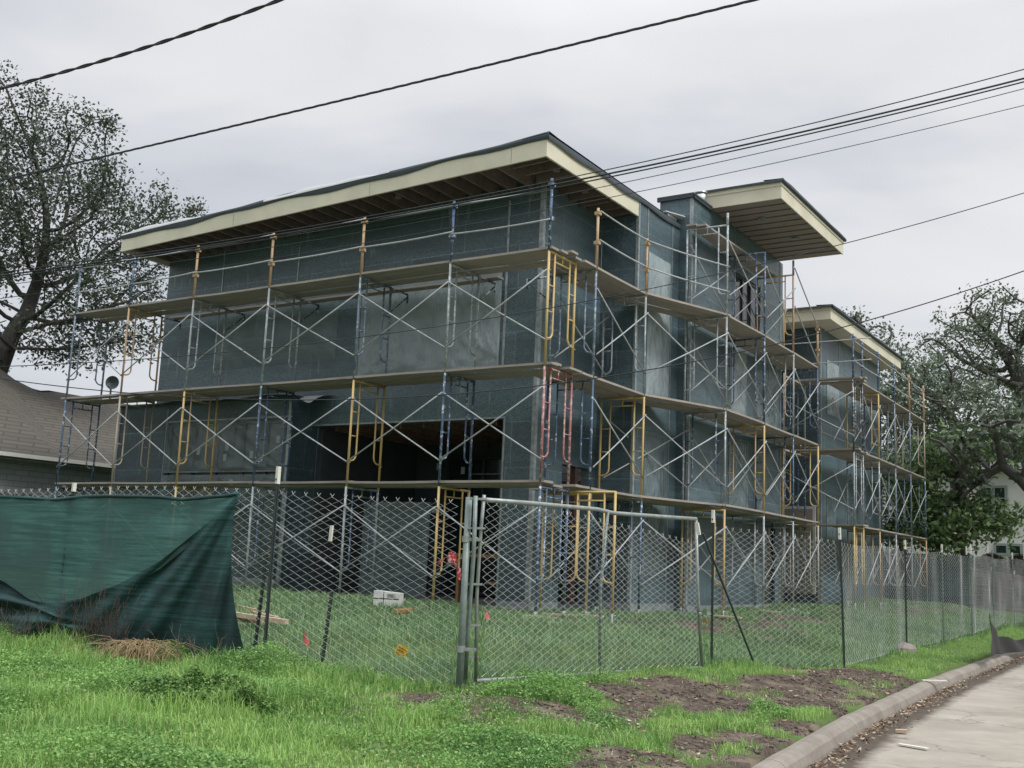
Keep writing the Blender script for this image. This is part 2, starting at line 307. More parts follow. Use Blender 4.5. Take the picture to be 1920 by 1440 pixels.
street = fastmesh('road', np.stack([SX, SY, SZ], -1).reshape(-1, 3), F, M['street'], {'edge': edge.ravel()}, True); tag(street, kind='structure')

# curb, in cast lengths with a gap at each joint
t = NT('curb concrete'); v = t.coord('World'); n = t.noise(v, 2.5, 5, .65); n2 = t.noise(v, 30, 3, .7)
c = t.mix(t.ramp(n, [(.3, (0, 0, 0)), (.7, (1, 1, 1))]), (0.20, 0.175, 0.145), (0.31, 0.285, 0.25)); c = t.mix(t.math('MULTIPLY', n2, .4), c, (.12, .105, .09)); t.bump(n2, .5, .006); M['curb'] = t.base(c, .92, 0, .2)
prof = [(-.12, -.9), (-.12, -.62), (-.09, -.595), (-.02, -.585), (.04, -.60), (.08, -.635), (.105, -.70), (.12, -.76), (.12, -.9)]
mb = MB(); yb = [-20, -14.3, -8.9, -6.62, -3.6, -.6, 2.4, 5.4, 8.4, 11.4, 14.4, 17.4, 20.4, 24, 30, 45, 60]
for a, b in zip(yb[:-1], yb[1:]):
    yy = np.linspace(a + .006, b - .006, max(3, int((b - a) / .25))); P = []
    for y_ in yy:
        x_ = curb_x(y_); tx = curb_x(y_ + .05) - curb_x(y_ - .05); nx, ny = .1, -tx; L = math.hypot(nx, ny); nx /= L; ny /= L
        j = (vnoise(y_, 0.3, .25) - .5) * .012
        P.append([(x_ + nx * u_, y_ + ny * u_, z_ + (j if z_ > -.7 else 0)) for u_, z_ in prof])
    P = np.array(P); mb.grid(P)
    k = mb.n; m_ = len(prof); mb.f.append(tuple(k - m_ + q for q in range(m_))); mb.f.append(tuple(k - len(yy) * m_ + q for q in range(m_))[::-1])
curb = mb.build('curb', M['curb'], smooth=False); tag(curb, kind='structure')
# ------------------------------------------------------------------ the house under construction
YF, XL, XS, XA, YA, YC, XC = 1.7, -11.78, -1.19, -.35, 4.07, 6.1, -.06
house = empty('house_under_construction', (-5, 6, 0), 'dark sheathed modern house under construction wrapped in scaffolding', 'house')
def part(mb, name, mat, parent=house, smooth=False, label=None):
    o = mb.build(name, mat, parent, smooth)
    if label: o['label'] = label
    return o
def wall_front(y, x0, x1, z0, z1, holes=(), th=.2):      # wall facing -Y, holes (x0,x1,z0,z1)
    mb = MB(); xs_ = sorted({x0, x1, *[h[0] for h in holes], *[h[1] for h in holes]}); zs_ = sorted({z0, z1, *[h[2] for h in holes], *[h[3] for h in holes]})
    for a, b in zip(xs_[:-1], xs_[1:]):
        run = None
        for c_, d in zip(zs_[:-1], zs_[1:]):
            xm, zm = (a + b) / 2, (c_ + d) / 2
            solid = not any(h[0] < xm < h[1] and h[2] < zm < h[3] for h in holes)
            if solid and run is None: run = c_
            if not solid and run is not None: mb.box((a, y, run), (b, y + th, c_)); run = None
        if run is not None: mb.box((a, y, run), (b, y + th, z1))
    return mb
def wall_side(x, y0, y1, z0, z1, holes=(), th=.2):      # wall facing +X, holes (y0,y1,z0,z1)
    mb = wall_front(0, y0, y1, z0, z1, holes, th); V = np.concatenate(mb.v)
    mb.v = [np.stack([x - V[:, 1], V[:, 0], V[:, 2]], 1)]; return mb
W = M['wall']
# main two storey block
part(wall_front(YF, XL, XS - .2, -.03, 8.05, [(-5.54, -2.06, 4.55, 6.34), (-6.74, -1.9, -.03, 3.51)]), 'wall', W)
part(wall_side(XS, YF, YA, -.03, 8.05, [(2.75, 3.85, .1, 2.75)]), 'wall', W)
part(wall_front(YA, XS + .002, XA - .2, -.03, 8.0), 'wall', W)
part(wall_side(XA, YA, YC + .2, -.03, 8.33, [(4.6, 5.62, .75, 3.55), (4.6, 5.62, 4.35, 6.9)]), 'wall', W)
part(wall_side(XL + .2, YF + .2, 11, -.03, 8.0), 'wall', W)
part(wall_front(YC, XA + .002, XC - .2, -.03, 9.02), 'wall', W)
part(wall_side(XC, YC, 12.0, -.03, 9.02, [(8.75, 10.4, 6.3, 7.95), (8.55, 9.4, 4.6, 6.0), (8.45, 9.5, 2.3, 3.9), (10.8, 11.6, .1, 2.3), (10.7, 11.6, 4.4, 6.2)]), 'wall', W)
TX0 = float(on(1, YC, 1238, 378)[0]); part(wall_front(YC, TX0, XA + .001, 8.335, 9.02), 'wall', W); mbt = MB(); mbt.box((TX0, YC + .201, 8.3), (TX0 + .15, 11.9, 9.02)); part(mbt, 'wall', W)
part(wall_front(12.0, -6, XC - .002, -.03, 9.02, th=.15), 'wall', W)
# low block projecting at the left
part(wall_front(1.15, -12.35, -6.78, -.03, 4.06, [(-10.6, -6.95, .25, 3.62)], .15), 'wall', W)
mb = MB(); mb.box((-6.93, 1.302, -.03), (-6.775, YF - .002, 4.06)); part(mb, 'wall', W)
mb = MB(); mb.box((-12.35, 1.302, -.03), (-12.2, 8, 4.06)); part(mb, 'wall', W)
# rear wing
part(wall_side(0, 15.25, 22.0, .1, 8.25, [(15.9, 17.0, 5.6, 7.0), (18.6, 19.6, 5.4, 6.9), (15.8, 16.6, 1.2, 3.1), (18.4, 19.8, 1.0, 3.0)]), 'wall', W)
part(wall_front(15.25, -8, -.202, .1, 8.25), 'wall', W)
part(wall_side(-3.0, 12.16, 15.24, .1, 8.2), 'wall', W)
part(wall_front(21.8, -8, -.202, .1, 8.25), 'wall', W)
mb = MB(); mb.box((-8, 22.0, .1), (-.6, 22.2, 5)); part(mb, 'wall', W)
mb = MB(); mb.box((-1.05, 15.20, .35), (-.22, 15.248, 2.7)); p_ = part(mb, 'door_panel', M['plywood'], label='beige plywood door panel')
mb = MB(); mb.box((-.22, 15.19, .35), (-.14, 15.248, 2.78)); mb.box((-1.05, 15.19, 2.702), (-.222, 15.248, 2.78)); mb.build('door_frame', M['sticker'], p_)
# interior of the big ground floor opening
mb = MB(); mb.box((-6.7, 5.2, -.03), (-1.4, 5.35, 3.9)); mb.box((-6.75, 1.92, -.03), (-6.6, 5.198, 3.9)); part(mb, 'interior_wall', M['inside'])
mb = MB()
for k in range(13): mb.box((-6.6 + .0, 2.0 + k * .25, 3.53), (-1.42, 2.22 + k * .25, 3.56))
for k in range(9): mb.box((-6.3 + k * .58, 1.95, 3.43), (-6.26 + k * .58, 5.15, 3.528))
part(mb, 'ceiling', M['brownwood'], label='reddish timber ceiling in the open bay')
mb = MB(); mb.box((-6.6, 1.0, -.25), (-1.25, 5.2, .06)); part(mb, 'floor_slab', mat_plain('slab concrete', (.2, .2, .19), .8))
def window_unit(y, x0, x1, z0, z1, cols, rows=(), parent=house, fr=.07):
    f_ = MB()
    f_.box((x0, y, z0), (x0 + fr, y + .09, z1)); f_.box((x1 - fr, y, z0), (x1, y + .09, z1)); f_.box((x0 + fr, y, z0), (x1 - fr, y + .09, z0 + fr)); f_.box((x0 + fr, y, z1 - fr), (x1 - fr, y + .09, z1))
    for c_ in cols: f_.box((c_ - fr / 2, y + .004, z0 + fr), (c_ + fr / 2, y + .086, z1 - fr))
    for r_ in rows: f_.box((x0 + fr, y + .008, r_ - .03), (x1 - fr, y + .08, r_ + .03))
    o = f_.build('window', M['frame_dark'], parent); g_ = MB(); g_.box((x0 + .02, y + .04, z0 + .02), (x1 - .02, y + .05, z1 - .02)); g_.build('pane', M['glass'], o); return o
wu = window_unit(5.08, -5.6, -1.7, .1, 3.2, [-4.6, -3.6, -2.7], [.9, 1.15, 2.6])
mb = MB(); zA = on(1, 5.05, 850, 890)[2]
for dz_ in (0, .16): mb.box((-4.9, 5.055, zA - dz_), (-1.75, 5.075, zA - dz_ + .022))
mb.box((-4.95, 5.05, .5), (-4.9, 5.078, 3.2)); mb.build('metal_strip', M['trim'], wu)
mb = MB()
for x_, z_ in ((-5.2, 2.8), (-4.1, 2.0), (-3.3, 1.4), (-5.9, 2.9), (-5.95, 1.9)): mb.box((x_, 5.06, z_), (x_ + .1, 5.078, z_ + .16))
mb.build('sticker', M['sticker'], wu)
mb = MB(); mb.beam((-3.2, 2.2, .95), (-1.95, 2.3, .95), .3, .06); mb.beam((-3.1, 2.2, .92), (-3.1, 2.2, .06), .06, .06, (1, 0, 0)); mb.beam((-2.05, 2.3, .92), (-2.05, 2.3, .06), .06, .06, (1, 0, 0)); mb.beam((-2.4, 2.25, .45), (-1.6, 2.25, .45), .24, .05)
wb = mb.build('workbench', M['orangewood']); tag(wb, 'rough orange timber bench inside the open ground floor bay', 'workbench')
# window wall of the low block, behind plastic
wu = window_unit(1.17, -10.58, -6.97, .27, 3.6, [-9.75, -9.0, -8.2, -7.5], [2.35, 2.55, 1.4])
mb = MB()
for x_, z_ in ((-9.6, 2.9), (-8.75, 2.75), (-8.72, 2.98), (-7.95, 2.8), (-8.5, 2.2), (-9.15, 2.12), (-7.3, 2.1), (-10.2, 2.7), (-7.2, 3.1)): mb.box((x_, 1.152, z_), (x_ + .1, 1.168, z_ + .15))
mb.build('sticker', M['sticker'], wu)
wu = window_unit(YF + .05, -5.52, -2.08, 4.57, 6.32, [-5.15, -3.25], [])
def cloth_y(y, x0, x1, z0, z1, amp, seed, n=(60, 40), corner=None, k=16, bow=0.0):
    X = np.linspace(x0, x1, n[0]); Z = np.linspace(z0, z1, n[1]); A, B = np.meshgrid(X, Z, indexing='ij')
    D = (vnoise(A, B, .35, seed) - .5) * amp * .8 + (vnoise(A + B * .5, B * .4, .18, seed + 2) - .5) * amp * .6
    if corner:
        for cx, cz, s_ in corner:
            th_ = np.arctan2(B - cz, A - cx); rr = np.hypot(A - cx, B - cz); D += np.sin(th_ * k + seed) * amp * .6 * np.clip(rr / .5, 0, 1) * np.exp(-rr / s_)
    e = np.minimum.reduce([A - x0, x1 - A, B - z0, z1 - B]); D = (np.abs(D) + bow * np.clip(e / .6, 0, 1)) * np.clip(e / .08, 0, 1)
    return A, B, D
def plastic_front(y, x0, x1, z0, z1, mat, amp=.06, seed=1, corner=None, parent=house, bow=.0):
    A, B, D = cloth_y(y, x0, x1, z0, z1, amp, seed, corner=corner, bow=bow)
    mb = MB(); mb.grid(np.stack([A, y - D, B], -1)); return part(mb, 'plastic_sheet', mat, parent, True)
def plastic_side(x, y0, y1, z0, z1, mat, amp=.05, seed=1, corner=None, parent=house, bow=0.0):
    A, B, D = cloth_y(x, y0, y1, z0, z1, amp, seed, corner=corner, bow=bow)
    mb = MB(); mb.grid(np.stack([x + D, A, B], -1)); return part(mb, 'plastic_sheet', mat, parent, True)
PL = M['plastic']; PLL = M['plastic_light']; PD = M['plastic_dark']
plastic_front(YF - .02, -5.56, -2.05, 4.5, 6.75, PLL, .07, 1, [(-5.5, 4.6, 1), (-2.1, 4.6, 1), (-3.2, 6.7, 1)])
plastic_front(YF - .012, -9.9, -6.2, 4.9, 6.75, PD, .08, 4, bow=.12)
plastic_front(1.13, -10.62, -6.93, 2.5, 3.64, PD, .10, 2, [(-6.9, 2.5, 2.2), (-10.7, 3.7, 1)])
plastic_front(1.125, -10.65, -6.95, .3, 2.45, PD, .11, 5, [(-6.95, 2.4, .9), (-9.0, 2.5, 1), (-10.6, .4, 1)])
plastic_front(1.98, -5.4, -3.7, .1, 1.95, PD, .06, 6, [(-5.3, .2, 1)])
plastic_side(XA + .012, 4.55, 5.66, 4.3, 7.35, PLL, .05, 1, [(5.1, 7.4, 1.2)], bow=.05)
plastic_side(XA + .012, 4.55, 5.66, .7, 3.6, PL, .04, 3, [(5.1, .7, .7)], bow=.04)
plastic_side(XC + .012, 8.5, 9.45, 4.55, 6.1, PLL, .05, 7); plastic_side(XC + .012, 8.4, 9.55, 2.2, 3.95, PL, .05, 8); plastic_side(XC + .012, 10.65, 11.65, 4.3, 6.3, PL, .05, 9)
plastic_side(.015, 15.85, 17.05, 5.5, 7.1, PLL, .05, 10); plastic_side(.015, 18.5, 19.7, 5.3, 7.0, PL, .05, 11); plastic_side(.015, 15.75, 16.65, 1.1, 3.2, PL, .04, 12); plastic_side(.015, 18.3, 19.9, .9, 3.1, PL, .04, 13)
def window_side(x, y0, y1, z0, z1, cols=()):
    f_ = MB(); fr = .06
    for a, b in ((y0, y0 + fr), (y1 - fr, y1), *[(c_ - .03, c_ + .03) for c_ in cols]): f_.box((x - .1, a, z0), (x - .03, b, z1))
    f_.box((x - .1, y0 + fr, z0), (x - .032, y1 - fr, z0 + fr)); f_.box((x - .1, y0 + fr, z1 - fr), (x - .032, y1 - fr, z1))
    o = f_.build('window', M['frame_dark'], house); g_ = MB(); g_.box((x - .07, y0, z0), (x - .06, y1, z1)); g_.build('pane', M['glass'], o)
window_side(XA, 4.6, 5.62, .75, 3.55); window_side(XA, 4.6, 5.62, 4.35, 6.9); window_side(XC, 8.75, 10.4, 6.3, 7.95, (9.3, 9.85)); window_side(XC, 8.55, 9.4, 4.6, 6.0); window_side(XC, 8.45, 9.5, 2.3, 3.9)
window_side(XC, 10.8, 11.6, .1, 2.3); window_side(XC, 10.7, 11.6, 4.4, 6.2)
window_side(0, 15.9, 17.0, 5.6, 7.0); window_side(0, 18.6, 19.6, 5.4, 6.9); window_side(0, 15.8, 16.6, 1.2, 3.1); window_side(0, 18.4, 19.8, 1.0, 3.0)
# galvanised casing beads and corner beads
NAME = 'ladder_scaffold'
def tfront(y, x, z0, z1, w_=.035): mb = MB(); mb.box((x - w_ / 2, y - .012, z0), (x + w_ / 2, y - .002, z1)); part(mb, 'casing_bead', M['trim'])
def tside(x, y, z0, z1, w_=.035): mb = MB(); mb.box((x + .002, y - w_ / 2, z0), (x + .012, y + w_ / 2, z1)); part(mb, 'casing_bead', M['trim'])
def tfh(y, x0, x1, z, w_=.03): mb = MB(); mb.box((x0, y - .014, z - w_ / 2), (x1, y - .003, z + w_ / 2)); part(mb, 'casing_bead', M['trim'])
def tsh(x, y0, y1, z, w_=.03): mb = MB(); mb.box((x + .003, y0, z - w_ / 2), (x + .014, y1, z + w_ / 2)); part(mb, 'casing_bead', M['trim'])
def corner(x, y, z0, z1, w_=.05): mb = MB(); mb.box((x - w_, y - .012, z0), (x + .012, y - .001, z1)); mb.box((x + .001, y - .001, z0), (x + .012, y + w_, z1)); part(mb, 'corner_bead', M['trim'])
tfront(YF, -9.87, 6.2, 7.8); tfront(YF, -7.48, 6.2, 7.8); tfront(YF, -5.62, 4.45, 7.8, .06); tfront(YF, -1.96, 4.45, 7.8, .05)
tfh(YF, -5.6, -1.98, 4.47, .05); tfh(YF, -6.72, -1.85, 3.53, .035); tfront(YF, -1.86, .1, 3.51, .035); tfh(YF, -5.59, -1.99, 6.5, .025)
tfh(YF, -7.45, -5.66, 6.22, .02)
corner(XS, YF, -.02, 8.0, .07); corner(XA, YA, -.02, 8.35, .05); tside(XA, 4.5, 4.3, 8.3, .03); tside(XA, 5.72, -.02, 8.25, .03)
corner(XC, YC, -.02, 9.0, .05); tside(XC, 8.66, 8.0, 8.95, .03); tside(XC, 8.6, 6.25, 8.0, .03); tside(XC, 10.45, 6.2, 8.0, .03); tside(XC, 11.95, 0, 9.0, .05); tsh(XC, 8.6, 10.45, 6.24, .06)
tside(XC, 9.48, 4.5, 6.1, .03); tside(XC, 8.42, 2.2, 6.1, .03); tside(XC, 9.6, 2.1, 3.95, .03); tside(XC, 10.3, 0, 6.2, .03)
corner(0, 15.25, .12, 8.2, .05); tside(0, 17.1, 5.4, 8.1, .03); tside(0, 17.7, .2, 8.1, .03); tside(0, 20.2, .2, 8.1, .03); tsh(0, 15.3, 21.9, 4.9, .03)
tfront(1.15, -10.66, .25, 3.95, .03); tfront(1.15, -6.85, -.02, 4.0, .08); tfh(1.15, -10.6, -6.9, 3.66, .03); tfh(1.15, -10.6, -6.95, 2.52, .03); tfh(1.15, -10.6, -6.95, 2.28, .03); tfront(1.15, -12.32, 0, 4.0, .04)
# base weep flashing
mb = MB(); mb.box((-1.86, YF - .03, -.05), (XS + .03, YF - .014, .16)); mb.box((XS + .016, YF - .01, -.05), (XS + .03, 2.7, .16)); part(mb, 'base_flashing', M['trim'])
mb = MB(); mb.box((XS + .03, YA - .03, -.06), (XA + .03, YA - .016, .17)); mb.box((XA + .016, YA - .01, -.06), (XA + .03, YC - .04, .16)); mb.box((XC + .016, YC, -.05), (XC + .03, 11.9, .12)); part(mb, 'base_flashing', M['trim'])
mb = MB(); mb.box((-12.3, 1.0, .05), (-6.8, 1.14, .3)); part(mb, 'ledge', M['trim'], label='pale ledge along the foot of the low wall')
mb = MB(); mb.box((XS - .12, 3.3, 0), (XS - .02, 3.42, 2.75)); part(mb, 'post', mat_plain('dark red post', (.07, .035, .03), .7))
# main roof, falling slightly to the left and the back
def zr(x, y=0): return 7.98 + (x - XA) * .0302
RX0, RY0, RY1 = -11.9, .36, 11.2
mb = MB(); T = .40
def slope_box(mb, x0, x1, y0, y1, dz0, dz1): mb.hexa([(x0, y0, zr(x0) + dz0), (x1, y0, zr(x1) + dz0), (x1, y1, zr(x1) + dz0), (x0, y1, zr(x0) + dz0), (x0, y0, zr(x0) + dz1), (x1, y0, zr(x1) + dz1), (x1, y1, zr(x1) + dz1), (x0, y1, zr(x0) + dz1)])
slope_box(mb, RX0 + .04, XA - .21, RY0 + .04, YC - .01, .30, .345); roof = part(mb, 'roof', M['deckwood'])
mb = MB(); slope_box(mb, RX0, XA, RY0, RY0 + .04, -.02, .352); mb.build('fascia', M['fascia'], roof)
mb = MB(); slope_box(mb, XA - .04, XA, RY0 + .041, YA - .01, -.02, .352); mb.build('fascia', M['fascia'], roof)
mb = MB(); slope_box(mb, RX0, RX0 + .04, RY0 + .041, YC - .01, -.02, .352); mb.build('fascia', M['fascia'], roof)
for x_ in (-8.2, -4.4, -1.1): mb = MB(); mb.box((x_, RY0 - .003, zr(x_)), (x_ + .006, RY0 - .0005, zr(x_) + .27)); mb.build('board_joint', M['rafter'], roof)
for k in range(29):
    x_ = -11.6 + k * .406
    if x_ > XS - .05: break
    mb = MB(); mb.box((x_ - .02, RY0 + .041, zr(x_) - .0), (x_ + .02, YF - .002, zr(x_) + .298)); mb.build('rafter', M['rafter'], roof)
for k in range(9):
    y_ = .62 + k * .406; 
    if y_ > YA: break
    mb = MB(); a = XS + .02 if y_ > YF else XS - .02
    slope_box(mb, a, XA - .041, y_ - .02, y_ + .02, 0, .298); mb.build('rafter', M['rafter'], roof)
for x_, y_ in ((-4.2, 1.0), (-7.6, 1.0), (-9.4, 1.0), (-.8, 2.6), (-.72, 1.35)):
    mb = MB(); mb.tube([(x_, y_, zr(x_) + .1), (x_, y_, zr(x_) + .25)], .07, 10); mb.box((x_ - .16, y_ - .01, zr(x_) + .2), (x_ + .16, y_ + .01, zr(x_) + .215)); mb.build('light_housing', M['trim'], roof)
# wavy felt laid over the edge, with white membrane showing where it lifts
def wav(x, s=1): return .022 * math.sin(x * 1.1 + s) + .018 * math.sin(x * 2.7 + 2 * s)
mb = MB(); P = []
for x_ in np.linspace(RX0 - .06, XA + .05, 90):
    dr = .05 + .035 * (1 + math.sin(x_ * 1.15 + .6)) * .8 + .02 * math.sin(x_ * 3.1); lift = .012 + .05 * max(0, math.sin(x_ * .95 + 1.3))
    P.append([(x_, RY0 - .012, zr(x_) + .352 - dr), (x_, RY0 - .03, zr(x_) + .36 - dr * .3), (x_, RY0 - .02, zr(x_) + .37 + lift), (x_, RY0 + .3, zr(x_) + .375 + lift * .6), (x_, YC - .1, zr(x_) + .38)])
mb.grid(P); mb.build('felt', M['felt'], roof, True)
mb = MB(); P = []
for y_ in np.linspace(RY0 - .03, YC - .02, 50):
    P.append([(XA - .5, y_, zr(XA - .5) + .385), (XA, y_, zr(XA) + .39 + .015 * math.sin(y_ * 2)), (XA + .05, y_, zr(XA) + .37), (XA + .035, y_, zr(XA) + .27 + .02 * math.sin(y_ * 3.3))])
mb.grid(P); mb.build('felt', M['felt'], roof, True)
for xa, xb in ((-11.9, -9.2), (-7.3, -3.9)):
    mb = MB(); P = []
    for x_ in np.linspace(xa, xb, 30):
        u_ = (x_ - xa) / (xb - xa); h_ = .05 * math.sin(math.pi * min(1, u_ * 1.15)) ** .6 + .015 * math.sin(x_ * 5)
        P.append([(x_, RY0 - .035, zr(x_) + .355), (x_, RY0 - .03, zr(x_) + .385 + h_), (x_, RY0 + .4, zr(x_) + .41 + h_ * .8), (x_, RY0 + 1.6, zr(x_) + .40)])
    mb.grid(P); mb.build('membrane', M['white'], roof, True)
# low roof flashings over the low block
mb = MB(); mb.box((-12.4, 1.08, 4.062), (-6.72, YF - .015, 4.1)); lr = part(mb, 'low_roof', M['felt'])
mb = MB(); P = [[(x_, 1.0 + .05 * math.sin(x_ * 3), 4.09 + .03 * math.sin(x_ * 2.3)), (x_, 1.3, 4.125 + .03 * math.sin(x_ * 4)), (x_, YF - .016, 4.14)] for x_ in np.linspace(-10.8, -6.75, 40)]
mb.grid(P); mb.build('membrane', M['white'], lr, True)
mb = MB(); P = [[(x_, 1.25, 4.0 + .06 * math.sin(x_ * 9)), (x_, 1.45, 4.12), (x_, YF - .016, 4.16)] for x_ in np.linspace(-6.85, -6.2, 12)]
mb.grid(P); mb.build('membrane', M['white'], lr, True)
# parapet cap, flue and vents
mb = MB(); mb.box((TX0 - .05, YC - .06, 9.022), (XC + .06, 7.12, 9.06)); mb.box((TX0 - .05, YC - .06, 8.96), (XC + .05, YC - .004, 9.02)); mb.box((XC + .004, YC - .05, 8.96), (XC + .05, 7.2, 9.02)); part(mb, 'parapet_cap', M['felt'])
mb = MB(); mb.box((-.62, 5.6, 8.36), (-.4, 6.05, 8.5)); mb.beam((-.55, 5.55, 8.52), (-.33, 6.08, 8.52), .3, .02); part(mb, 'flashing', M['white'], label='bent white flashing at the roof and tower junction')
q = on(1, 6.85, 1314, 380); zt = on(1, 6.85, 1314, 361)[2]; mb = MB(); mb.tube([(q[0], 6.85, 9.0), (q[0], 6.85, zt)], .135, 16); mb.tube([(q[0], 6.85, zt - .04), (q[0], 6.85, zt)], .15, 16)
part(mb, 'flue_pipe', M['metal'], smooth=True)
mb = MB(); mb.box((-2.6, YC - .5, 8.3), (-2.3, YC - .2, 9.0)); part(mb, 'vent', M['trim'])
# canopy roof over the tower
def canopy(x0, x1, y0, y1, zb, th, name, fm, sm, feltx=.06, closed=False):
    mb = MB(); mb.box((x0 + .03, y0 + .03, zb + th - .05), (x1 - .03, y1 - .03, zb + th - .004)); r_ = part(mb, name, M['deckwood'])
    mb = MB(); mb.box((x0, y0, zb), (x1, y0 + .03, zb + th * .72)); mb.box((x0, y0 - .02, zb + th * .72), (x1 + .02, y0 + .03, zb + th)); mb.build('fascia', fm, r_)
    mb = MB(); mb.box((x1 - .03, y0 + .031, zb), (x1, y1, zb + th * .72)); mb.box((x1 - .03, y0 + .031, zb + th * .721), (x1 + .02, y1, zb + th)); mb.build('fascia', fm, r_)
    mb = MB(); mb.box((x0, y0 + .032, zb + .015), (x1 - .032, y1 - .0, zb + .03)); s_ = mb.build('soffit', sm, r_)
    mb = MB(); P = []
    for x_ in np.linspace(x0, x1 + feltx, 40): P.append([(x_, y0 - feltx, zb + th - .03 + .008 * math.sin(x_ * 3)), (x_, y0 - feltx - .01, zb + th + .02), (x_, y0 + .5, zb + th + .05), (x_, y1 + feltx, zb + th + .02)])
    mb.grid(P); mb.build('felt', M['felt'], r_, True)
    mb = MB(); P = []
    for y_ in np.linspace(y0 - feltx, y1 + feltx, 30): P.append([(x1 - .4, y_, zb + th + .055), (x1 + feltx, y_, zb + th + .035 + .006 * math.sin(y_ * 4)), (x1 + feltx + .015, y_, zb + th - .03), (x1 + .025, y_, zb + th - .06)])
    mb.grid(P); mb.build('felt', M['felt'], r_, True)
    return r_, s_
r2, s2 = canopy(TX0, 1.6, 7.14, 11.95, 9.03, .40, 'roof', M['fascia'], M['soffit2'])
for k in range(1, 12):
    y_ = 7.14 + k * .4; mb = MB(); mb.box((XC, y_ - .012, 9.025), (1.565, y_ + .012, 9.044)); mb.build('soffit_joint', M['rafter'], s2)
for x_, y_ in ((.75, 8.3), (.95, 10.1)):
    mb = MB(); a = np.linspace(0, 2 * math.pi, 17)[:-1]; mb.tube([(x_, y_, 9.0), (x_, y_, 9.04)], .1, 16); mb.build('downlight', M['metal'], s2)
r3, s3 = canopy(-9, .58, 14.3, 22.45, 7.93, .36, 'roof', M['fascia'], M['soffit3'], .08)
# ------------------------------------------------------------------ scaffold
GF = 'scaffold frames around the house'
def frame_parts():
    L = {}
    mb = MB(); mb.tube([(0, 0, 0), (0, 0, 2.0)], .0225, 10); L['upright_a'] = mb
    mb = MB(); mb.tube([(.914, 0, 0), (.914, 0, 2.0)], .0225, 10); L['upright_b'] = mb
    def ladder(x0, s):
        mb = MB(); xi = x0 + s * .2; pts = [(xi, 0, 1.97), (xi, 0, .62)]
        for k in range(1, 7): a = k * math.pi / 12; pts.append((xi - s * .13 * (1 - math.cos(a)), 0, .62 - .13 * math.sin(a)))
        pts.append((x0, 0, .485)); mb.tube(pts, .0165, 8)
        for z in (.95, 1.4): mb.tube([(x0, 0, z), (xi, 0, z)], .013, 6)
        for z in (.45, 1.65): mb.tube([(x0, -.05, z), (x0, .0, z)], .008, 5)
        return mb
    L['ladder_a'] = ladder(0, 1); L['ladder_b'] = ladder(.914, -1)
    mb = MB(); mb.tube([(0, 0, 1.985), (.914, 0, 1.985)], .0215, 10); mb.tube([(.2, 0, 1.84), (.714, 0, 1.84)], .014, 8)
    mb.tube([(.457, 0, 1.84), (.457, 0, 1.98)], .012, 6); L['header'] = mb
    mb = MB(); mb.tube([(.914, 0, 1.975), (1.45, 0, 1.975)], .02, 8); mb.tube([(1.45, 0, 1.99), (1.45, 0, 1.80)], .02, 8); mb.tube([(1.42, 0, 1.9), (.93, 0, 1.5)], .014, 6); L['bracket'] = mb
    mb = MB(); mb.tube([(0, 0, -.32), (0, 0, .02)], .016, 8); mb.box((-.09, -.09, -.335), (.09, .09, -.32)); mb.tube([(-.07, 0, -.03), (.07, 0, -.03)], .01, 5); L['jack_a'] = mb
    out_ = {}
    for k, mb in L.items():
        V = np.concatenate(mb.v); me = bpy.data.meshes.new(k); me.from_pydata(V.tolist(), [], mb.f); me.polygons.foreach_set('use_smooth', [len(f_) <= 4 for f_ in mb.f]); me.materials.append(M['grey']); out_[k] = me
    return out_
FP = frame_parts()
PN = dict(upright_a='upright', upright_b='upright', ladder_a='ladder', ladder_b='ladder', header='header_bar', bracket='side_bracket', jack_a='jack_leg')
CW = dict(yellow='yellow', tan='tan', blue='dark blue', slate='slate blue', grey='grey galvanised', red='faded red', beige='beige', dark='dark paint-spattered')
def frame(x, y, z, rot, colr, label, bracket=False, jack=False, c2=None, low=0.0):
    e = empty(NAME, (x, y, z), label, 'scaffold frame', GF); e.rotation_euler = (random.uniform(-.004, .004), random.uniform(-.004, .004), rot)
    ks = ['upright_a', 'upright_b', 'ladder_a', 'ladder_b', 'header'] + (['bracket'] if bracket else [])
    items = [(k, 0, 0) for k in ks] + ([('jack_a', 0, 0), ('jack_a', .914, 0)] if jack else [])
    for k, dx, dz in items:
        o = bpy.data.objects.new(PN[k], FP[k]); col.objects.link(o); o.parent = e; o.location = (dx, 0, dz)
        o.material_slots[0].link = 'OBJECT'; o.material_slots[0].material = M['tube'] if k in ('jack_a',) else M['dark'] if k == 'bracket' else M[c2] if (c2 and 'ladder' in k) else M[colr]
    if jack and low:
        for ch in e.children:
            if ch.name.startswith('jack_leg'): ch.location.z = low
    return e
ORD = ['first', 'second', 'third', 'fourth', 'fifth', 'sixth', 'seventh', 'eighth']
LIFT = ['bottom lift', 'middle lift', 'third lift', 'topmost lift']
PX = [-12.814, -10.886, -8.801, -6.569, -4.16, -2.052, 0.0]
QP = [(.148, 1.41), (.152, 3.448), (.923, 5.704), (.95, 7.93), (.92, 10.03), (.89, 12.06)]
RP = [(1.2, 14.25), (1.2, 16.9), (1.18, 18.9), (1.16, 21.0), (1.14, 23.2)]
Z1 = .095
pcol = [['blue', 'blue', 'slate'], ['beige', 'beige', 'tan'], ['yellow', 'yellow', 'grey'], ['grey', 'blue', 'grey'], ['grey', 'yellow', 'slate'], ['yellow', 'blue', 'grey'], ['blue', 'red', 'yellow']]
qcol = [['yellow', 'blue', 'slate'], ['blue', 'yellow', 'grey'], ['yellow', 'grey', 'grey', 'grey'], ['grey', 'yellow', 'blue', 'blue'], ['grey', 'blue', 'grey', 'tan'], ['beige', 'yellow', 'blue']]
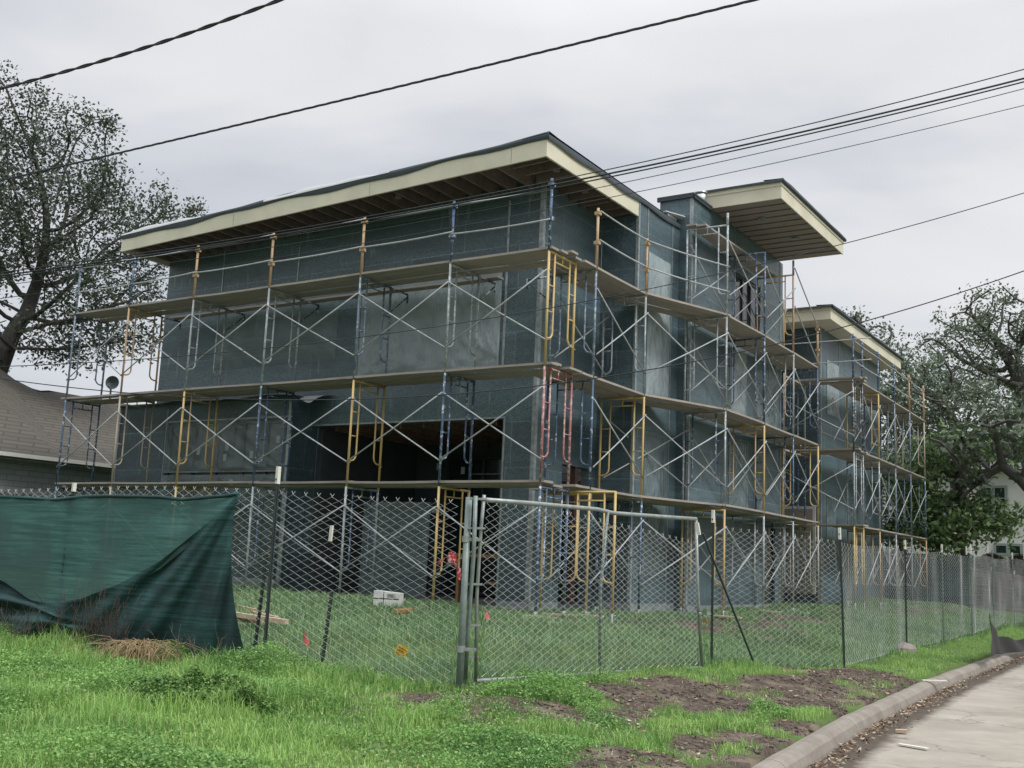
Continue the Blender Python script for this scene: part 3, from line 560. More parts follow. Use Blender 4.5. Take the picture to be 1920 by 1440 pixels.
rcol = [['yellow', 'grey', 'dark'], ['tan', 'grey', 'yellow'], ['grey', 'slate', 'slate'], ['grey', 'slate', 'slate'], ['tan', 'blue', 'beige']]
def fpos(i): return 'at the street corner of the front' if i == 6 else '%s from the left end of the front' % ORD[i]
for i, x_ in enumerate(PX):
    for k in range(3):
        frame(x_, 0, Z1 + 2 * k, math.pi / 2, pcol[i][k], '%s scaffold frame, %s, %s' % (CW[pcol[i][k]], LIFT[k], fpos(i)), bracket=(k == 2 and i < 6), jack=(k == 0), c2='blue' if (i, k) in ((3, 0), (4, 0)) else None)
for i, (x_, y_) in enumerate(QP):
    for k in range(len(qcol[i])):
        frame(x_, y_, Z1 + 2 * k, math.pi, qcol[i][k], '%s scaffold frame, %s, %s along the street side' % (CW[qcol[i][k]], LIFT[k], ORD[i]), jack=(k == 0), bracket=(i == 0 and k == 2), c2='blue' if (i, k) == (2, 1) else 'yellow' if (i, k) == (2, 0) else None)
for i, (x_, y_) in enumerate(RP):
    for k in range(3):
        frame(x_, y_, .19 + 2 * k, math.pi / 2 if i == 0 else math.pi, rcol[i][k], '%s scaffold frame, %s, %s beside the rear wing' % (CW[rcol[i][k]], LIFT[k], ORD[i]), jack=(k == 0))
scol = [['tan', 'yellow', 'yellow', 'yellow'], ['grey', 'blue', 'grey', 'tan']]
scol += [['blue', 'yellow', 'tan', 'yellow'], ['yellow', 'grey', 'blue', 'yellow']]
for i, (x__, y_) in enumerate(((-.25, 12.75), (-.25, 14.6), (-.1, 12.35), (-.6, 13.6))):
    for k in range(4):
        if i == 1 and k == 3: continue
        frame(x__, y_, Z1 + 2 * k, math.pi, scol[i][k], '%s scaffold frame, %s, %s inside the recess before the rear wing' % (CW[scol[i][k]], LIFT[k], ORD[i]), jack=(k == 0))
frame(-.05, 1.0, Z1, 0, 'yellow', 'yellow scaffold frame, bottom lift, turned sideways just behind the street corner', jack=True)
# cross braces
def brace(a, b, z, where):
    mb = MB(); a = np.array(a, float); b = np.array(b, float); d = (b - a); L = np.linalg.norm(d); d /= L; nrm = np.array([d[1], -d[0], 0]) * .03
    p = lambda q, zz: np.array([q[0], q[1], 0]) + np.array([0, 0, z + zz])
    A0, A1 = p(a, .45), p(a, 1.65); B0, B1 = p(b, .45), p(b, 1.65); o2 = nrm * .5
    mid = lambda u_, v_: (u_ + v_) / 2 + np.array([0, 0, -.012])
    mb.tube([A1 + nrm, mid(A1, B0) + nrm, B0 + nrm], .0135, 7); mb.tube([A0 + nrm * 1.9, mid(A0, B1) + nrm * 1.9, B1 + nrm * 1.9], .0135, 7)
    o = mb.build('cross_brace', M['tube'], smooth=True); tag(o, 'galvanised X cross brace, ' + where, 'cross brace', 'cross braces between the scaffold frames')
BAYN = lambda n, i: ORD[i] + ' bay'
for i in range(6):
    for k in range(3): brace((PX[i], 0), (PX[i + 1], 0), Z1 + 2 * k, '%s, %s from the left along the front' % (LIFT[k], BAYN(6, i)))
for i in range(6):
    for k in range(3 if i < 2 else 4):
        if k == 3 and i > 3: continue
        if i == 5: continue
        brace(QP[i], QP[i + 1], Z1 + 2 * k, '%s, %s from the corner along the street side' % (LIFT[k], BAYN(5, i)))
for i in range(1, 5):
    for k in range(3): brace(RP[i - 1] if i > 1 else (1.2, 15.16), RP[i], .19 + 2 * k, '%s, %s beside the rear wing' % (LIFT[k], BAYN(4, i - 1)))
for k in range(1, 3): brace((-1.0, 14.25), (1.2, 14.25), .19 + 2 * k, '%s, across the gable end of the rear wing' % LIFT[k])
for i in range(5):
    for k in range(3 if i < 2 else 4):
        a, b = QP[i], QP[i + 1]
        if (i + k) % 2 == 0 or i >= 2: brace((a[0] - .86, a[1]), (b[0] - .86, b[1]), Z1 + 2 * k, '%s, wall side of the %s along the street side' % (LIFT[k], BAYN(5, i)))
for i in range(1, 5):
    for k in range(3): brace((.34, RP[i - 1][1] if i > 1 else 15.16), (.34, RP[i][1]), .19 + 2 * k, '%s, wall side of the %s beside the rear wing' % (LIFT[k], BAYN(4, i - 1)))
# planks
PW = ['outer edge', 'second from outside', 'third from outside', 'wall side']
def deck(oa, ob, ia, ib, z, where, n=4, ext=.12, miss=(), sag=0):
    oa, ob, ia, ib = [np.array(q, float) for q in (oa, ob, ia, ib)]
    for j in range(n):
        if j in miss: continue
        t_ = (j + .5) / n; a = oa * (1 - t_) + ia * t_; b = ob * (1 - t_) + ib * t_; d = b - a; L = np.linalg.norm(d); d /= L
        e0, e1 = ext + random.uniform(-.06, .1), ext + random.uniform(-.06, .1); ang = math.atan2(d[1], d[0]); wd = np.linalg.norm(ia - oa) / n - .016
        h = random.uniform(0, .006); zz = z + .022 + h + (.04 if random.random() < .5 else 0) * 0; L2 = L + e0 + e1; ns_ = 6; P = []
        mb = MB(); bow = random.uniform(-.012, .004)
        for q in range(ns_ + 1):
            u_ = q / ns_; x_ = -L2 / 2 + L2 * u_; zb = bow * math.sin(math.pi * u_)
            P.append([(x_, -wd / 2, zb), (x_, wd / 2, zb), (x_, wd / 2, zb + .04), (x_, -wd / 2, zb + .04), (x_, -wd / 2, zb)])
        mb.grid(P); mb.f.append((0, 1, 2, 3)); k_ = mb.n; mb.f.append((k_ - 2, k_ - 3, k_ - 4, k_ - 5))
        o = mb.build('scaffold_plank', M['plank'], loc=(0, 0, 0)); c_ = (a + b) / 2 + d * (e1 - e0) / 2
        o.location = (c_[0], c_[1], zz + (.042 if (int(round(z * 10)) + j) % 7 == 0 else 0)); o.rotation_euler = (0, random.uniform(-.004, .004), ang + random.uniform(-.004, .004))
        pw = PW[j] if n == 4 else (['outer edge', 'middle', 'wall side'][j] if n == 3 else ['outer', 'inner'][j] if n == 2 else 'single')
        tag(o, 'grey plank, %s, %s' % (pw, where), 'scaffold plank', 'weathered planks on the scaffold decks')
DK = ['lowest deck', 'middle deck', 'upper deck', 'topmost deck']
for i in range(6):
    for k in range(3):
        deck((PX[i], -.02), (PX[i + 1], -.02), (PX[i], .93), (PX[i + 1], .93), Z1 + 2 * (k + 1), '%s, %s from the left, house front' % (DK[k], BAYN(0, i)), 3 if k == 0 else 4, miss=(2,) if k == 0 else ())
for i in (1, 2, 3, 4): deck((PX[i], 1.18), (PX[i + 1], 1.18), (PX[i], 1.42), (PX[i + 1], 1.42), Z1 + 6, 'inner bracket deck under the eave, %s from the left' % BAYN(0, i), 1)
qo = [(.16, .98)] + QP
for i in range(6):
    for k in range(3 + (1 if i in (3, 4) else 0)):
        a, b = qo[i], qo[i + 1]
        deck((a[0] + .02, a[1]), (b[0] + .02, b[1]), (a[0] - .93, a[1]), (b[0] - .93, b[1]), Z1 + 2 * (k + 1), '%s, %s along the street side' % (DK[k], BAYN(0, i)), 3 if k == 0 else 4, ext=.08 if i else .02, miss=(0, 1) if k == 3 else ())
for i in range(4):
    a = RP[i] if i else (1.2, 15.1); b = RP[i + 1]
    for k in range(3): deck((a[0] + .02, a[1]), (b[0] + .02, b[1]), (a[0] - .93, a[1]), (b[0] - .93, b[1]), .19 + 2 * (k + 1), '%s, %s beside the rear wing' % (DK[k], BAYN(0, i)), 3)
for k in range(3): deck((1.3, 14.25), (-1.2, 14.25), (1.3, 15.05), (-1.2, 15.05), .19 + 2 * (k + 1), '%s across the rear wing gable' % DK[k], 3, .05)
for k in range(3): deck((-.25, 12.6), (-.25, 14.8), (-1.15, 12.6), (-1.15, 14.8), Z1 + 2 * (k + 1) , '%s inside the recess' % DK[k], 3, .1)
# guard posts and rails
def gpost(x, y, z, c_, where, h=1.15):
    e = empty('guard_post', (x, y, z), '%s guard rail post, %s' % (CW[c_], where), 'guard post', 'guard posts on the top scaffold deck')
    mb = MB(); mb.tube([(x, y, z - .02), (x, y, z + h)], .026, 10); mb.build('post', M[c_], e, True)
    for zz in ((.5, 1.05) if h > .6 else ()):
        mb = MB(); mb.box((x - .05, y - .045, z + zz * h / 1.15 - .03), (x + .05, y + .045, z + zz * h / 1.15 + .03)); mb.build('clamp', M[c_], e)
def rail(a, b, where, r=.0155, sag=.02):
    a = np.array(a, float); b = np.array(b, float); P = [a + (b - a) * t_ + np.array([0, 0, -sag * 4 * t_ * (1 - t_)]) for t_ in np.linspace(0, 1, 9)]
    mb = MB(); mb.tube(P, r, 7); o = mb.build('guard_rail', M['tube'], smooth=True); tag(o, 'galvanised guard rail tube, ' + where, 'guard rail', 'guard rails on the scaffold')
pg = ['slate', 'blue', 'tan', 'tan', 'tan', 'blue', 'blue']; ZD = Z1 + 6.0; o_ = -.05
for i, x_ in enumerate(PX): gpost(x_, 0, ZD, pg[i], fpos(i), 1.17 if i < 6 else 1.27)
for i in range(6):
    for zz, nm in ((.55, 'mid rail'), (1.09, 'top rail')): rail((PX[i] - .02, o_, ZD + zz + random.uniform(-.03, .03)), (PX[i + 1] + .02, o_, ZD + zz + random.uniform(-.03, .03)), '%s of the %s from the left, front' % (nm, BAYN(0, i)))
qg = ['tan', 'tan', 'grey', 'blue', 'tan', 'tan']
for i, (x_, y_) in enumerate(QP):
    if i in (2, 3, 4):
        if i == 2: gpost(x_, y_, ZD + 2, 'grey', 'on the topmost lift of the third street side frame', .25)
        if i == 4: gpost(x_, y_, ZD + 2, 'slate', 'on the topmost lift of the fifth street side frame', .35)
        continue
    gpost(x_, y_, ZD, qg[i], '%s along the street side' % ORD[i])
for i in (0, 1):
    a, b = QP[i], QP[i + 1]
    for zz, nm in ((.55, 'mid rail'), (1.09, 'top rail')): rail((a[0] + .05, a[1], ZD + zz), (b[0] + .05, b[1], ZD + zz + (.0 if i == 0 else -.02)), '%s of the %s along the street side' % (nm, BAYN(0, i)))
for zz, nm in ((.3, 'low rail'), (1.25, 'high rail')): rail((QP[4][0] + .04, QP[4][1], ZD + zz + .9), (QP[5][0] + .04, QP[5][1], ZD + zz - .2), '%s sloping down to the sixth street side post' % nm, sag=.01)
rg = ['blue', 'blue', 'blue', 'tan', 'tan']; ZR = .19 + 6
for i, (x_, y_) in enumerate(RP): gpost(x_, y_, ZR, rg[i], '%s beside the rear wing' % ORD[i], 1.25)
gpost(1.2, 15.16, ZR, 'blue', 'on the inner leg of the rear wing corner frame', 1.2)
for i in range(4):
    for zz, nm in ((.5, 'mid rail'), (1.05, 'top rail')): rail((RP[i][0] + .04, RP[i][1], ZR + zz), (RP[i + 1][0] + .04, RP[i + 1][1], ZR + zz), '%s of the %s beside the rear wing' % (nm, BAYN(0, i)))
for zz, nm in ((.5, 'mid rail'), (1.1, 'top rail')): rail((1.7, 14.2, ZR + zz), (-1.4, 14.2, ZR + zz), '%s across the rear wing gable' % nm)
# mud sills under some jacks
for (x_, y_, a_, w_) in ((0, -.05, .1, 'under the street corner leg'), (.1, 1.35, .3, 'under the first street side leg'), (-.2, .95, .2, 'under the sideways corner frame'), (.9, 5.7, 0, 'under the third street side leg'), (.93, 7.95, .2, 'under the fourth street side leg'), (.9, 10.0, .1, 'under the fifth street side leg')):
    z_ = float(hz(x_, y_)); mb = MB(); c_, s_ = math.cos(a_), math.sin(a_)
    mb.beam((x_ - .3 * c_, y_ - .3 * s_, z_ + .02), (x_ + .3 * c_, y_ + .3 * s_, z_ + .025), .2, .035); mb.beam((x_ - .1 * c_ - .05, y_ - .1 * s_ - .1, z_ + .055), (x_ + .42 * c_, y_ + .3 * s_ - .06, z_ + .05), .14, .03)
    tag(mb.build('sill_board', M['palewood']), 'pale scrap boards packed ' + w_, 'board', 'scrap boards under the scaffold legs')
# ------------------------------------------------------------------ chain link
def mesh_panel(name, base, topz, mat, parent, u0, u1, p=.075, wire=.0036, bulge=.02, seed=0, barb=True):
    """base(u)->(x,y,z), topz(u)->height above base; u in metres along the line."""
    L = u1 - u0; nw = int(L / p); vs = []; H0 = 1.75; rows = int(H0 / p) * 2; Vall = []; Fall = []; cnt = 0
    j = np.arange(rows + 1)
    for i in range(nw):
        u_ = u0 + (i + .5) * p; s = np.where(j % 2 == 0, -.5, .5) * p * (1 if i % 2 == 0 else -1)
        uu = u_ + s * 1.04; zz = j / rows
        if barb: uu = np.append(uu, uu[-1] + np.sign(uu[-2] - uu[-1]) * .3 * p); zz = np.append(zz, 1 + .45 * p / H0)
        B = base(uu); Ht = topz(uu); Bn = base(uu + .05) - base(uu - .05); nrm = np.stack([Bn[:, 1], -Bn[:, 0]], 1); nrm /= np.linalg.norm(nrm, axis=1)[:, None]
        bl = (vnoise(uu, zz * 1.7, .8, seed) - .5) * 2 * bulge + .0035 * np.where(np.arange(len(uu)) % 2 == 0, 1, -1)
        P = np.stack([B[:, 0] + nrm[:, 0] * bl, B[:, 1] + nrm[:, 1] * bl, B[:, 2] + .04 + zz * Ht], 1)
        m_ = len(P); off = np.array([[0, 1], [-.87, -.5], [.87, -.5]]) * wire
        V = np.empty((m_, 3, 3))
        t2 = Bn[:, :2] / np.linalg.norm(Bn[:, :2], axis=1)[:, None]
        for q in range(3):
            V[:, q, 0] = P[:, 0] + t2[:, 0] * off[q, 0] + nrm[:, 0] * off[q, 1]; V[:, q, 1] = P[:, 1] + t2[:, 1] * off[q, 0] + nrm[:, 1] * off[q, 1]; V[:, q, 2] = P[:, 2]
        Vall.append(V.reshape(-1, 3)); a = np.arange(m_ - 1)[:, None] * 3 + np.arange(3)[None, :]; b = np.arange(m_ - 1)[:, None] * 3 + (np.arange(3)[None, :] + 1) % 3
        Fall.append(np.stack([a, b, b + 3, a + 3], -1).reshape(-1, 4) + cnt); cnt += m_ * 3
    V = np.concatenate(Vall) - wloc(parent); o = fastmesh(name, V, np.concatenate(Fall), mat); o.parent = parent; return o
def polyline(pts):
    pts = np.array(pts, float); d = np.r_[0, np.cumsum(np.linalg.norm(np.diff(pts[:, :2], axis=0), axis=1))]
    def f_(u):
        x = np.interp(u, d, pts[:, 0]); y = np.interp(u, d, pts[:, 1]); return np.stack([x, y, np.interp(u, d, pts[:, 2])], 1)
    return f_, d[-1]
M['wire'] = mat_plain('galvanised wire', (.70, .74, .74), .5, 0, .2, 4)
M['pipe'] = mat_plain('weathered green grey pipe', (.22, .27, .255), .5, .2, .35, 12)
M['pipelight'] = mat_plain('galvanised pipe', (.33, .36, .35), .42, .3, .35, 12)
M['tpost'] = mat_plain('dark green steel post', (.035, .048, .046), .55, .1, .3, 9)
M['tip'] = mat_plain('white painted tip', (.68, .67, .60), .6, 0, .15, 20)
def tpost(parent, x, y, z0, h, lean=(0, 0), tip=.12, mat='tpost', name='post', tiph=None):
    mb = MB(); top = (x + lean[0] * h, y + lean[1] * h, z0 + h)
    mb.beam((x, y, z0 - .1), top, .030, .012, (0, 1, .01)); mb.beam((x, y - .012, z0 - .1), (top[0], top[1] - .012, top[2]), .008, .03, (0, 1, .01))
    for k in range(int(h / .09)): u_ = (k + .5) * .09 / h; mb.box((x + lean[0] * h * u_ - .008, y + lean[1] * h * u_ - .034, z0 + h * u_ - .01), (x + lean[0] * h * u_ + .008, y + lean[1] * h * u_ - .02, z0 + h * u_ + .01))
    p_ = mb.build(name, M[mat], parent)
    if tip:
        mb = MB(); u_ = 1 - tip / h; q = np.array([x + lean[0] * h * u_, y + lean[1] * h * u_, z0 + h * u_]); mb.beam(q + np.array([0, -.008, 0]), np.array(top) + np.array([0, -.008, .012]), .033, .042, (0, 1, .01)); mb.build('painted_tip', M['tip'], p_)
    return p_
# front fence, left of the gate
ffp = [(-9.5, -7.35, -.28), (-3.24, -7.2, -.34), (.5, -6.95, -.34), (3.0, -6.42, -.37)]
ff = empty('chain_link_fence', (0, -7, -.35), 'chain link fence front run left of the gate, partly hung with green cloth', 'fence')
fb, fL = polyline(ffp); mesh_panel('wire_mesh', fb, lambda u: 1.76 + .03 * np.sin(u * .9) + 0 * u, M['wire'], ff, 0, fL, seed=2, bulge=.04)
def base_px(x, y, dep=None, X=None): pass
q = on(1, -6.93, 497, 1250); tpost(ff, q[0], q[1] - .02, float(hz(q[0], q[1])), 2.06, (.0, 0), .17)
q = on(1, -6.95, 460, 1245); tpost(ff, q[0], q[1] + .1, float(hz(q[0], q[1])), 1.15, (.06, .02), 0)
for x_ in (-2.15, -5.0): tpost(ff, x_, -7.14, -.34, 1.88, (.02, 0), .09)
q = on(1, -6.2, 604, 1232); tpost(ff, q[0], q[1], float(hz(q[0], q[1])), .82, (.055, .05), 0)
q = on(1, -6.72, 620, 1000); mb = MB(); mb.beam((q[0], q[1], q[2] - .08), (q[0] + .01, q[1], q[2] + .08), .035, .02, (0, 1, 0)); mb.build('painted_tip', M['tip'], ff)
# gate post and gate
gp = np.array([3.04, -6.38]); gz = -.42
gpo = empty('gate_post', (gp[0], gp[1], gz), 'green grey steel pipe post carrying the gate hinges', 'post')
mb = MB(); mb.tube([(gp[0], gp[1], gz - .2), (gp[0] + .01, gp[1], 1.46)], .033, 14); mb.build('pipe', M['pipe'], gpo, True)
for zz in (-.0, 1.05):
    mb = MB(); mb.tube([(gp[0], gp[1], zz - .03), (gp[0], gp[1], zz + .03)], .043, 14); mb.beam((gp[0] + .03, gp[1], zz), (gp[0] + .14, gp[1] + .06, zz), .03, .03); mb.build('hinge_clamp', M['pipelight'], gpo)
gate = empty('gate', (3.2, -6.25, -.38), 'sagging chain link drive gate with bent top pipe and centre bar', 'gate')
ga0, ga1 = np.array([3.17, -6.27, -.37]), np.array([3.60, -1.86, -.34])
gt0, gt1 = np.array([3.19, -6.27, 1.44]), np.array([3.585, -1.9, 1.42])
a0 = at(905, 937, 10.62); a1 = at(1305, 973, 13.95); b0 = at(892, 1277, 10.6); b1 = at(1316, 1252, 13.8)
mid = at(1140, 957, 12.55); midb = at(1124, 1262, 12.3)
def pipe(pts, r, name, par, m='pipelight'): mb = MB(); mb.tube(pts, r, 12); return mb.build(name, M[m], par, True)
pipe([a0, at(1000, 944, 11.4), at(1120, 955, 12.4), at(1150, 962, 12.65), at(1230, 968, 13.3), a1], .024, 'top_rail', gate); pipe([b0, midb, b1], .022, 'bottom_rail', gate)
pipe([at(892, 930, 10.58), at(888, 1040, 10.58), at(878, 1170, 10.58), at(872, 1282, 10.58)], .021, 'hinge_stile', gate, 'pipe'); pipe([at(908, 928, 10.62), at(902, 990, 10.62), at(894, 1120, 10.62), at(892, 1277, 10.6)], .017, 'mesh_bar', gate)
pipe([a1, at(1308, 1100, 13.9), b1], .021, 'latch_stile', gate); pipe([mid, at(1126, 1100, 12.4), midb], .018, 'centre_bar', gate, 'pipe')
for yy in (935, 990, 1095, 1172, 1232):
    q = at(890 - (yy - 935) * .05, yy, 10.6); mb = MB(); mb.beam(q - CR * .05, q + CR * .05 + np.array([.05, .05, 0]), .03, .02); mb.build('tie_clamp', M['pipelight'], gate)
Lg = np.linalg.norm((a1 - a0)[:2])
def gbase(u): 
    t_ = np.clip(np.asarray(u) / Lg, 0, 1)[:, None]; return b0 + (b1 - b0) * t_ + np.array([0, 0, .0])
mesh_panel('wire_mesh', gbase, lambda u: 1.70 - .22 * np.clip(np.asarray(u) / Lg - .4, 0, 1) - .06 * (np.asarray(u) / Lg), M['wire'], gate, .06, Lg - .08, seed=5, bulge=.05)
# right fence: from the latch post to the far end of the lot
rp = [on(2, float(z_), px, py) for px, py, z_ in ((1330, 1250, -.40), (1580, 1255, -.47), (1697, 1222, -.455), (1767, 1205, -.41), (1821, 1192, -.35), (1862, 1180, -.31), (1900, 1172, -.28))]
rp += [np.array([4.45, 20.5, -.25]), np.array([4.4, 24, -.2])]
rf = empty('chain_link_fence', (4.4, 5, -.45), 'chain link fence along the kerb right of the gate with white tipped posts', 'fence')
rb, rL = polyline([tuple(q) for q in rp]); mesh_panel('wire_mesh', rb, lambda u: 1.76 + .03 * np.sin(u * 1.3) + 0 * u, M['wire'], rf, 0.05, float(np.linalg.norm((rp[1] - rp[0])[:2])), seed=9, bulge=.09, wire=.0038)
mesh_panel('wire_mesh', rb, lambda u: 1.76 + .03 * np.sin(u * 1.3) + 0 * u, M['wire'], rf, float(np.linalg.norm((rp[1] - rp[0])[:2])), rL, seed=9, bulge=.05, wire=.0024)
for i, q in enumerate(rp[:-1]): tpost(rf, q[0] + .03, q[1], q[2], 2.02 if i else 2.05, ((-.03, .0) if i == 1 else (0, 0)) if i < 5 else (0, .0), .16 if i != 5 else 0, 'tpost' if i < 3 else 'pipe')
q0, q1 = at(1311, 925 + 70, 14.1), at(1415, 1235, 14.6)
mb = MB(); mb.beam(on(0, 3.85, 1318, 1000), on(0, 4.15, 1412, 1238), .022, .02, (0, 1, 0)); mb.build('leaning_brace', M['tpost'], rf)
q = on(0, 3.85, 1311, 1003); mb = MB(); mb.beam(q, q + np.array([.0, .0, .15]) - CR * .03, .04, .03, (0, 1, 0)); mb.build('painted_tip', M['tip'], rf)
for px, py in ((1820, 1028), (1852, 1030), (1925, 1035), (1812, 1032)):
    q = on(0, 4.3, px, py); mb = MB(); mb.beam(q - np.array([0, 0, .1]), q + np.array([0, 0, .1]), .03, .03, (0, 1, 0)); mb.build('painted_tip', M['tip'], rf)
# chain and padlock
mb = MB(); q0, q1 = at(1306, 1138, 13.75), at(1332, 1150, 13.8)
for k in range(14):
    u_ = k / 13; c_ = q0 + (q1 - q0) * u_ + np.array([0, -.03, -.06 * 4 * u_ * (1 - u_)]); a = np.linspace(0, 2 * math.pi, 9); e1 = (q1 - q0) / np.linalg.norm(q1 - q0); e2 = np.array([0, 0, 1.]) if k % 2 else np.cross(e1, [0, 0, 1])
    mb.tube([c_ + e1 * .022 * math.cos(t_) + e2 * .014 * math.sin(t_) for t_ in a], .0045, 5, False)
tag(mb.build('chain', M['dark']), 'dark chain looped between the gate and its latch post', 'chain')
q = at(1322, 1163, 13.7); pad = empty('padlock', q, 'small brass padlock hanging from the gate chain', 'padlock')
mb = MB(); mb.box(q + np.array([-.025, -.012, -.03]), q + np.array([.025, .012, .02])); mb.build('body', mat_plain('brass', (.45, .3, .1), .35, .8), pad)
mb = MB(); mb.tube([q + np.array([.016 * math.cos(t_), 0, .02 + .03 * math.sin(t_)]) for t_ in np.linspace(0, math.pi, 9)], .004, 6); mb.build('shackle', M['metal'], pad)
# strip of red danger tape tied near the gate post
q = at(855, 1050, 10.5); mb = MB()
P = [[q + CR * (u_ * .14 - .07) + np.array([0, -.02 - .02 * math.sin(u_ * 9), .05 * math.sin(u_ * 5) - u_ * .09 + h_]) for h_ in (-.055, 0, .055)] for u_ in np.linspace(0, 1, 12)]
mb.grid(P); mb.grid([[q - CR * .1 + np.array([0, -.02, .02 + h_]) - CR * u_ * .06 + np.array([0, .0, -.06 * u_]) for h_ in (-.012, .012)] for u_ in np.linspace(0, 1, 5)])
t = NT('red caution tape'); v = t.coord('Object'); tape = t.base(t.mix(t.ramp(t.noise(v, 30, 2), [(.5, (0, 0, 0)), (.56, (1, 1, 1))]), (.30, .02, .03), (.45, .28, .28)), .4)
tp = mb.build('warning_tape', tape, smooth=True); tag(tp, 'crumpled red warning tape knotted in the mesh left of the gate post', 'tape')
def text_mesh(body, name, size, mat, parent, pos, ex, ez):
    cu = bpy.data.curves.new(name, 'FONT'); cu.body = body; cu.size = size; cu.align_x = 'CENTER'; cu.align_y = 'CENTER'
    tmp = bpy.data.objects.new(name, cu); me = bpy.data.meshes.new_from_object(tmp); bpy.data.objects.remove(tmp)
    ex = np.array(ex, float); ez = np.array(ez, float); ex /= np.linalg.norm(ex); ez /= np.linalg.norm(ez)
    p0 = np.array(pos) - (wloc(parent) if parent else 0)
    for v_ in me.vertices: v_.co = Vector(p0 + ex * v_.co.x + ez * v_.co.y)
    me.materials.clear(); me.materials.append(mat); o = bpy.data.objects.new(name, me); col.objects.link(o); o.parent = parent; return o
M['ink'] = mat_plain('black ink', (.015, .015, .015), .5)
text_mesh('NEF', 'lettering', .065, M['ink'], tp, q + np.array([.0, -.075, -.035]), CR - np.array([0, 0, .35]), (0.1, 0, 1))

# ------------------------------------------------------------------ green cloth on the front fence
def mat_cloth(name, c, alpha=1.0):
    t = NT(name); v = t.coord('World'); n = t.noise(t.coord('World', (.8, .8, 18)), 1.6, 4, .7); n2 = t.noise(v, 1.1, 4, .6); n3 = t.noise(v, 160, 2)
    n = t.ramp(n, [(.36, (0, 0, 0)), (.64, (1, 1, 1))]); cc = t.mix(n, tuple(x * .5 for x in c), tuple(x * 1.5 for x in c)); cc = t.mix(t.ramp(n2, [(.46, (0, 0, 0)), (.56, (.7, .7, .7))]), cc, (c[0] * .9, c[1] * .55, c[2] * .62)); cc = t.mix(t.math('MULTIPLY', n3, .35), cc, tuple(x * .5 for x in c))
    t.bump(n, .25, .01); m = t.base(cc, .75, 0, .25)
    if alpha < 1:
        tr = t.n('ShaderNodeBsdfTranslucent'); tr.inputs[0].default_value = (*[min(1, x * 1.8) for x in c], 1); tp_ = t.n('ShaderNodeBsdfTransparent'); mx = t.n('ShaderNodeMixShader'); mx.inputs[0].default_value = .35; mx2 = t.n('ShaderNodeMixShader'); mx2.inputs[0].default_value = alpha
        t.l(t.b.outputs[0], mx.inputs[1]); t.l(tr.outputs[0], mx.inputs[2]); t.l(tp_.outputs[0], mx2.inputs[1]); t.l(mx.outputs[0], mx2.inputs[2]); t.l(mx2.outputs[0], t.o.inputs[0])
    return m
M['cloth'] = mat_cloth('green shade cloth', (.068, .160, .150), .93); M['cloth_dark'] = mat_cloth('green shade cloth shaded folds', (.026, .074, .074))  # one cloth: backlight painted into the stretched tone, shade into the folded tone
def fy(x): return float(np.interp(x, [p[0] for p in ffp], [p[1] for p in ffp]))
def fplane(px, py, off):
    y_ = -7.1
    for _ in range(4): q = on(1, y_ - off, px, py); y_ = fy(q[0])
    return q
ubx = np.array([-330, -200, -100, 0, 50, 100, 150, 225, 300, 375, 420, 447]); uby = np.array([880 + 60, 1000, 1040, 1087, 1125, 1131, 1126, 1097, 1055, 995, 958, 927])
utx = np.array([-330, 0, 60, 100, 160, 200, 260, 300, 340, 380, 420, 447]); uty = np.array([925, 931, 934, 937, 931, 930, 931, 932, 937, 933, 930, 926])
cl = empty('green_shade_cloth', fplane(200, 1200, .1), 'torn dark green shade cloth sagging from the left part of the front fence', 'shade cloth')
P = []
for px in np.linspace(-330, 447, 80):
    yt, yb = np.interp(px, utx, uty), max(np.interp(px, ubx, uby), np.interp(px, utx, uty)) + 12; r_ = []
    for v_ in np.linspace(0, 1, 46):
        py = yt + (yb - yt) * v_; d_ = .035 + .05 * v_ + .022 * math.sin(px * .012 + v_ * 5) + .035 * (float(vnoise(px, py, 60, 3)) - .5) + .03 * math.exp(-((px - 165 + (py - 930) * .12) / 9) ** 2) * min(1, v_ * 6) + .012 * math.sin(px * .09 + py * .02) * math.exp(-((py - yt) / 30))
        r_.append(fplane(px, py, d_))
    P.append(r_)
mb = MB(); mb.grid(P); mb.build('stretched_cloth', M['cloth'], cl, True)
mb = MB(); mb.tube([fplane(px, np.interp(px, utx, uty), .05 + .01 * math.sin(px * .2)) for px in np.linspace(-330, 447, 60)], .02 , 8); mb.build('hem', M['cloth_dark'], cl, True)
P = []
cy = 927; s_list = np.linspace(0, 1, 90); bx = np.array([467, 462, 440, 400, 350, 250, 150, 60, 0, -100, -330]); by = np.array([1246, 1243, 1240, 1235, 1228, 1216, 1212, 1215, 1205, 1195, 1185]); bs = np.array([0, .02, .1, .2, .3, .45, .58, .7, .78, .88, 1])
for s in s_list:
    k = min(1, s / .75); ux = 447 - (447 - (-330)) * s; tx, ty = ux, np.interp(ux, ubx, uby) - 3
    ex, ey = np.interp(s, bs, bx), np.interp(s, bs, by); r_ = []
    for v_ in np.linspace(0, 1, 40):
        px = tx + (ex - tx) * v_; py = ty + (ey - ty) * v_
        if s < .2: px -= (1 - s / .2) * 22 * math.sin(v_ * math.pi) ** .8
        th = math.atan2(px - 455, py - 915); rr = math.hypot(px - 447, py - 927) / 300
        d_ = .10 + .05 * math.sin(v_ * math.pi) + .045 * math.sin(th * 19 + 1) * min(1, rr * 1.5) + .03 * math.sin(th * 43 + 2 + py * .004) * min(1, rr * 1.5) + .02 * math.exp(-((v_ - .02) / .05) ** 2)
        if s > .45: d_ += (.05 * math.sin(v_ * 19 + px * .008) + .03 * math.sin(v_ * 31 + px * .01)) * min(1, (s - .45) * 4)
        r_.append(fplane(px, py, d_))
    P.append(r_)
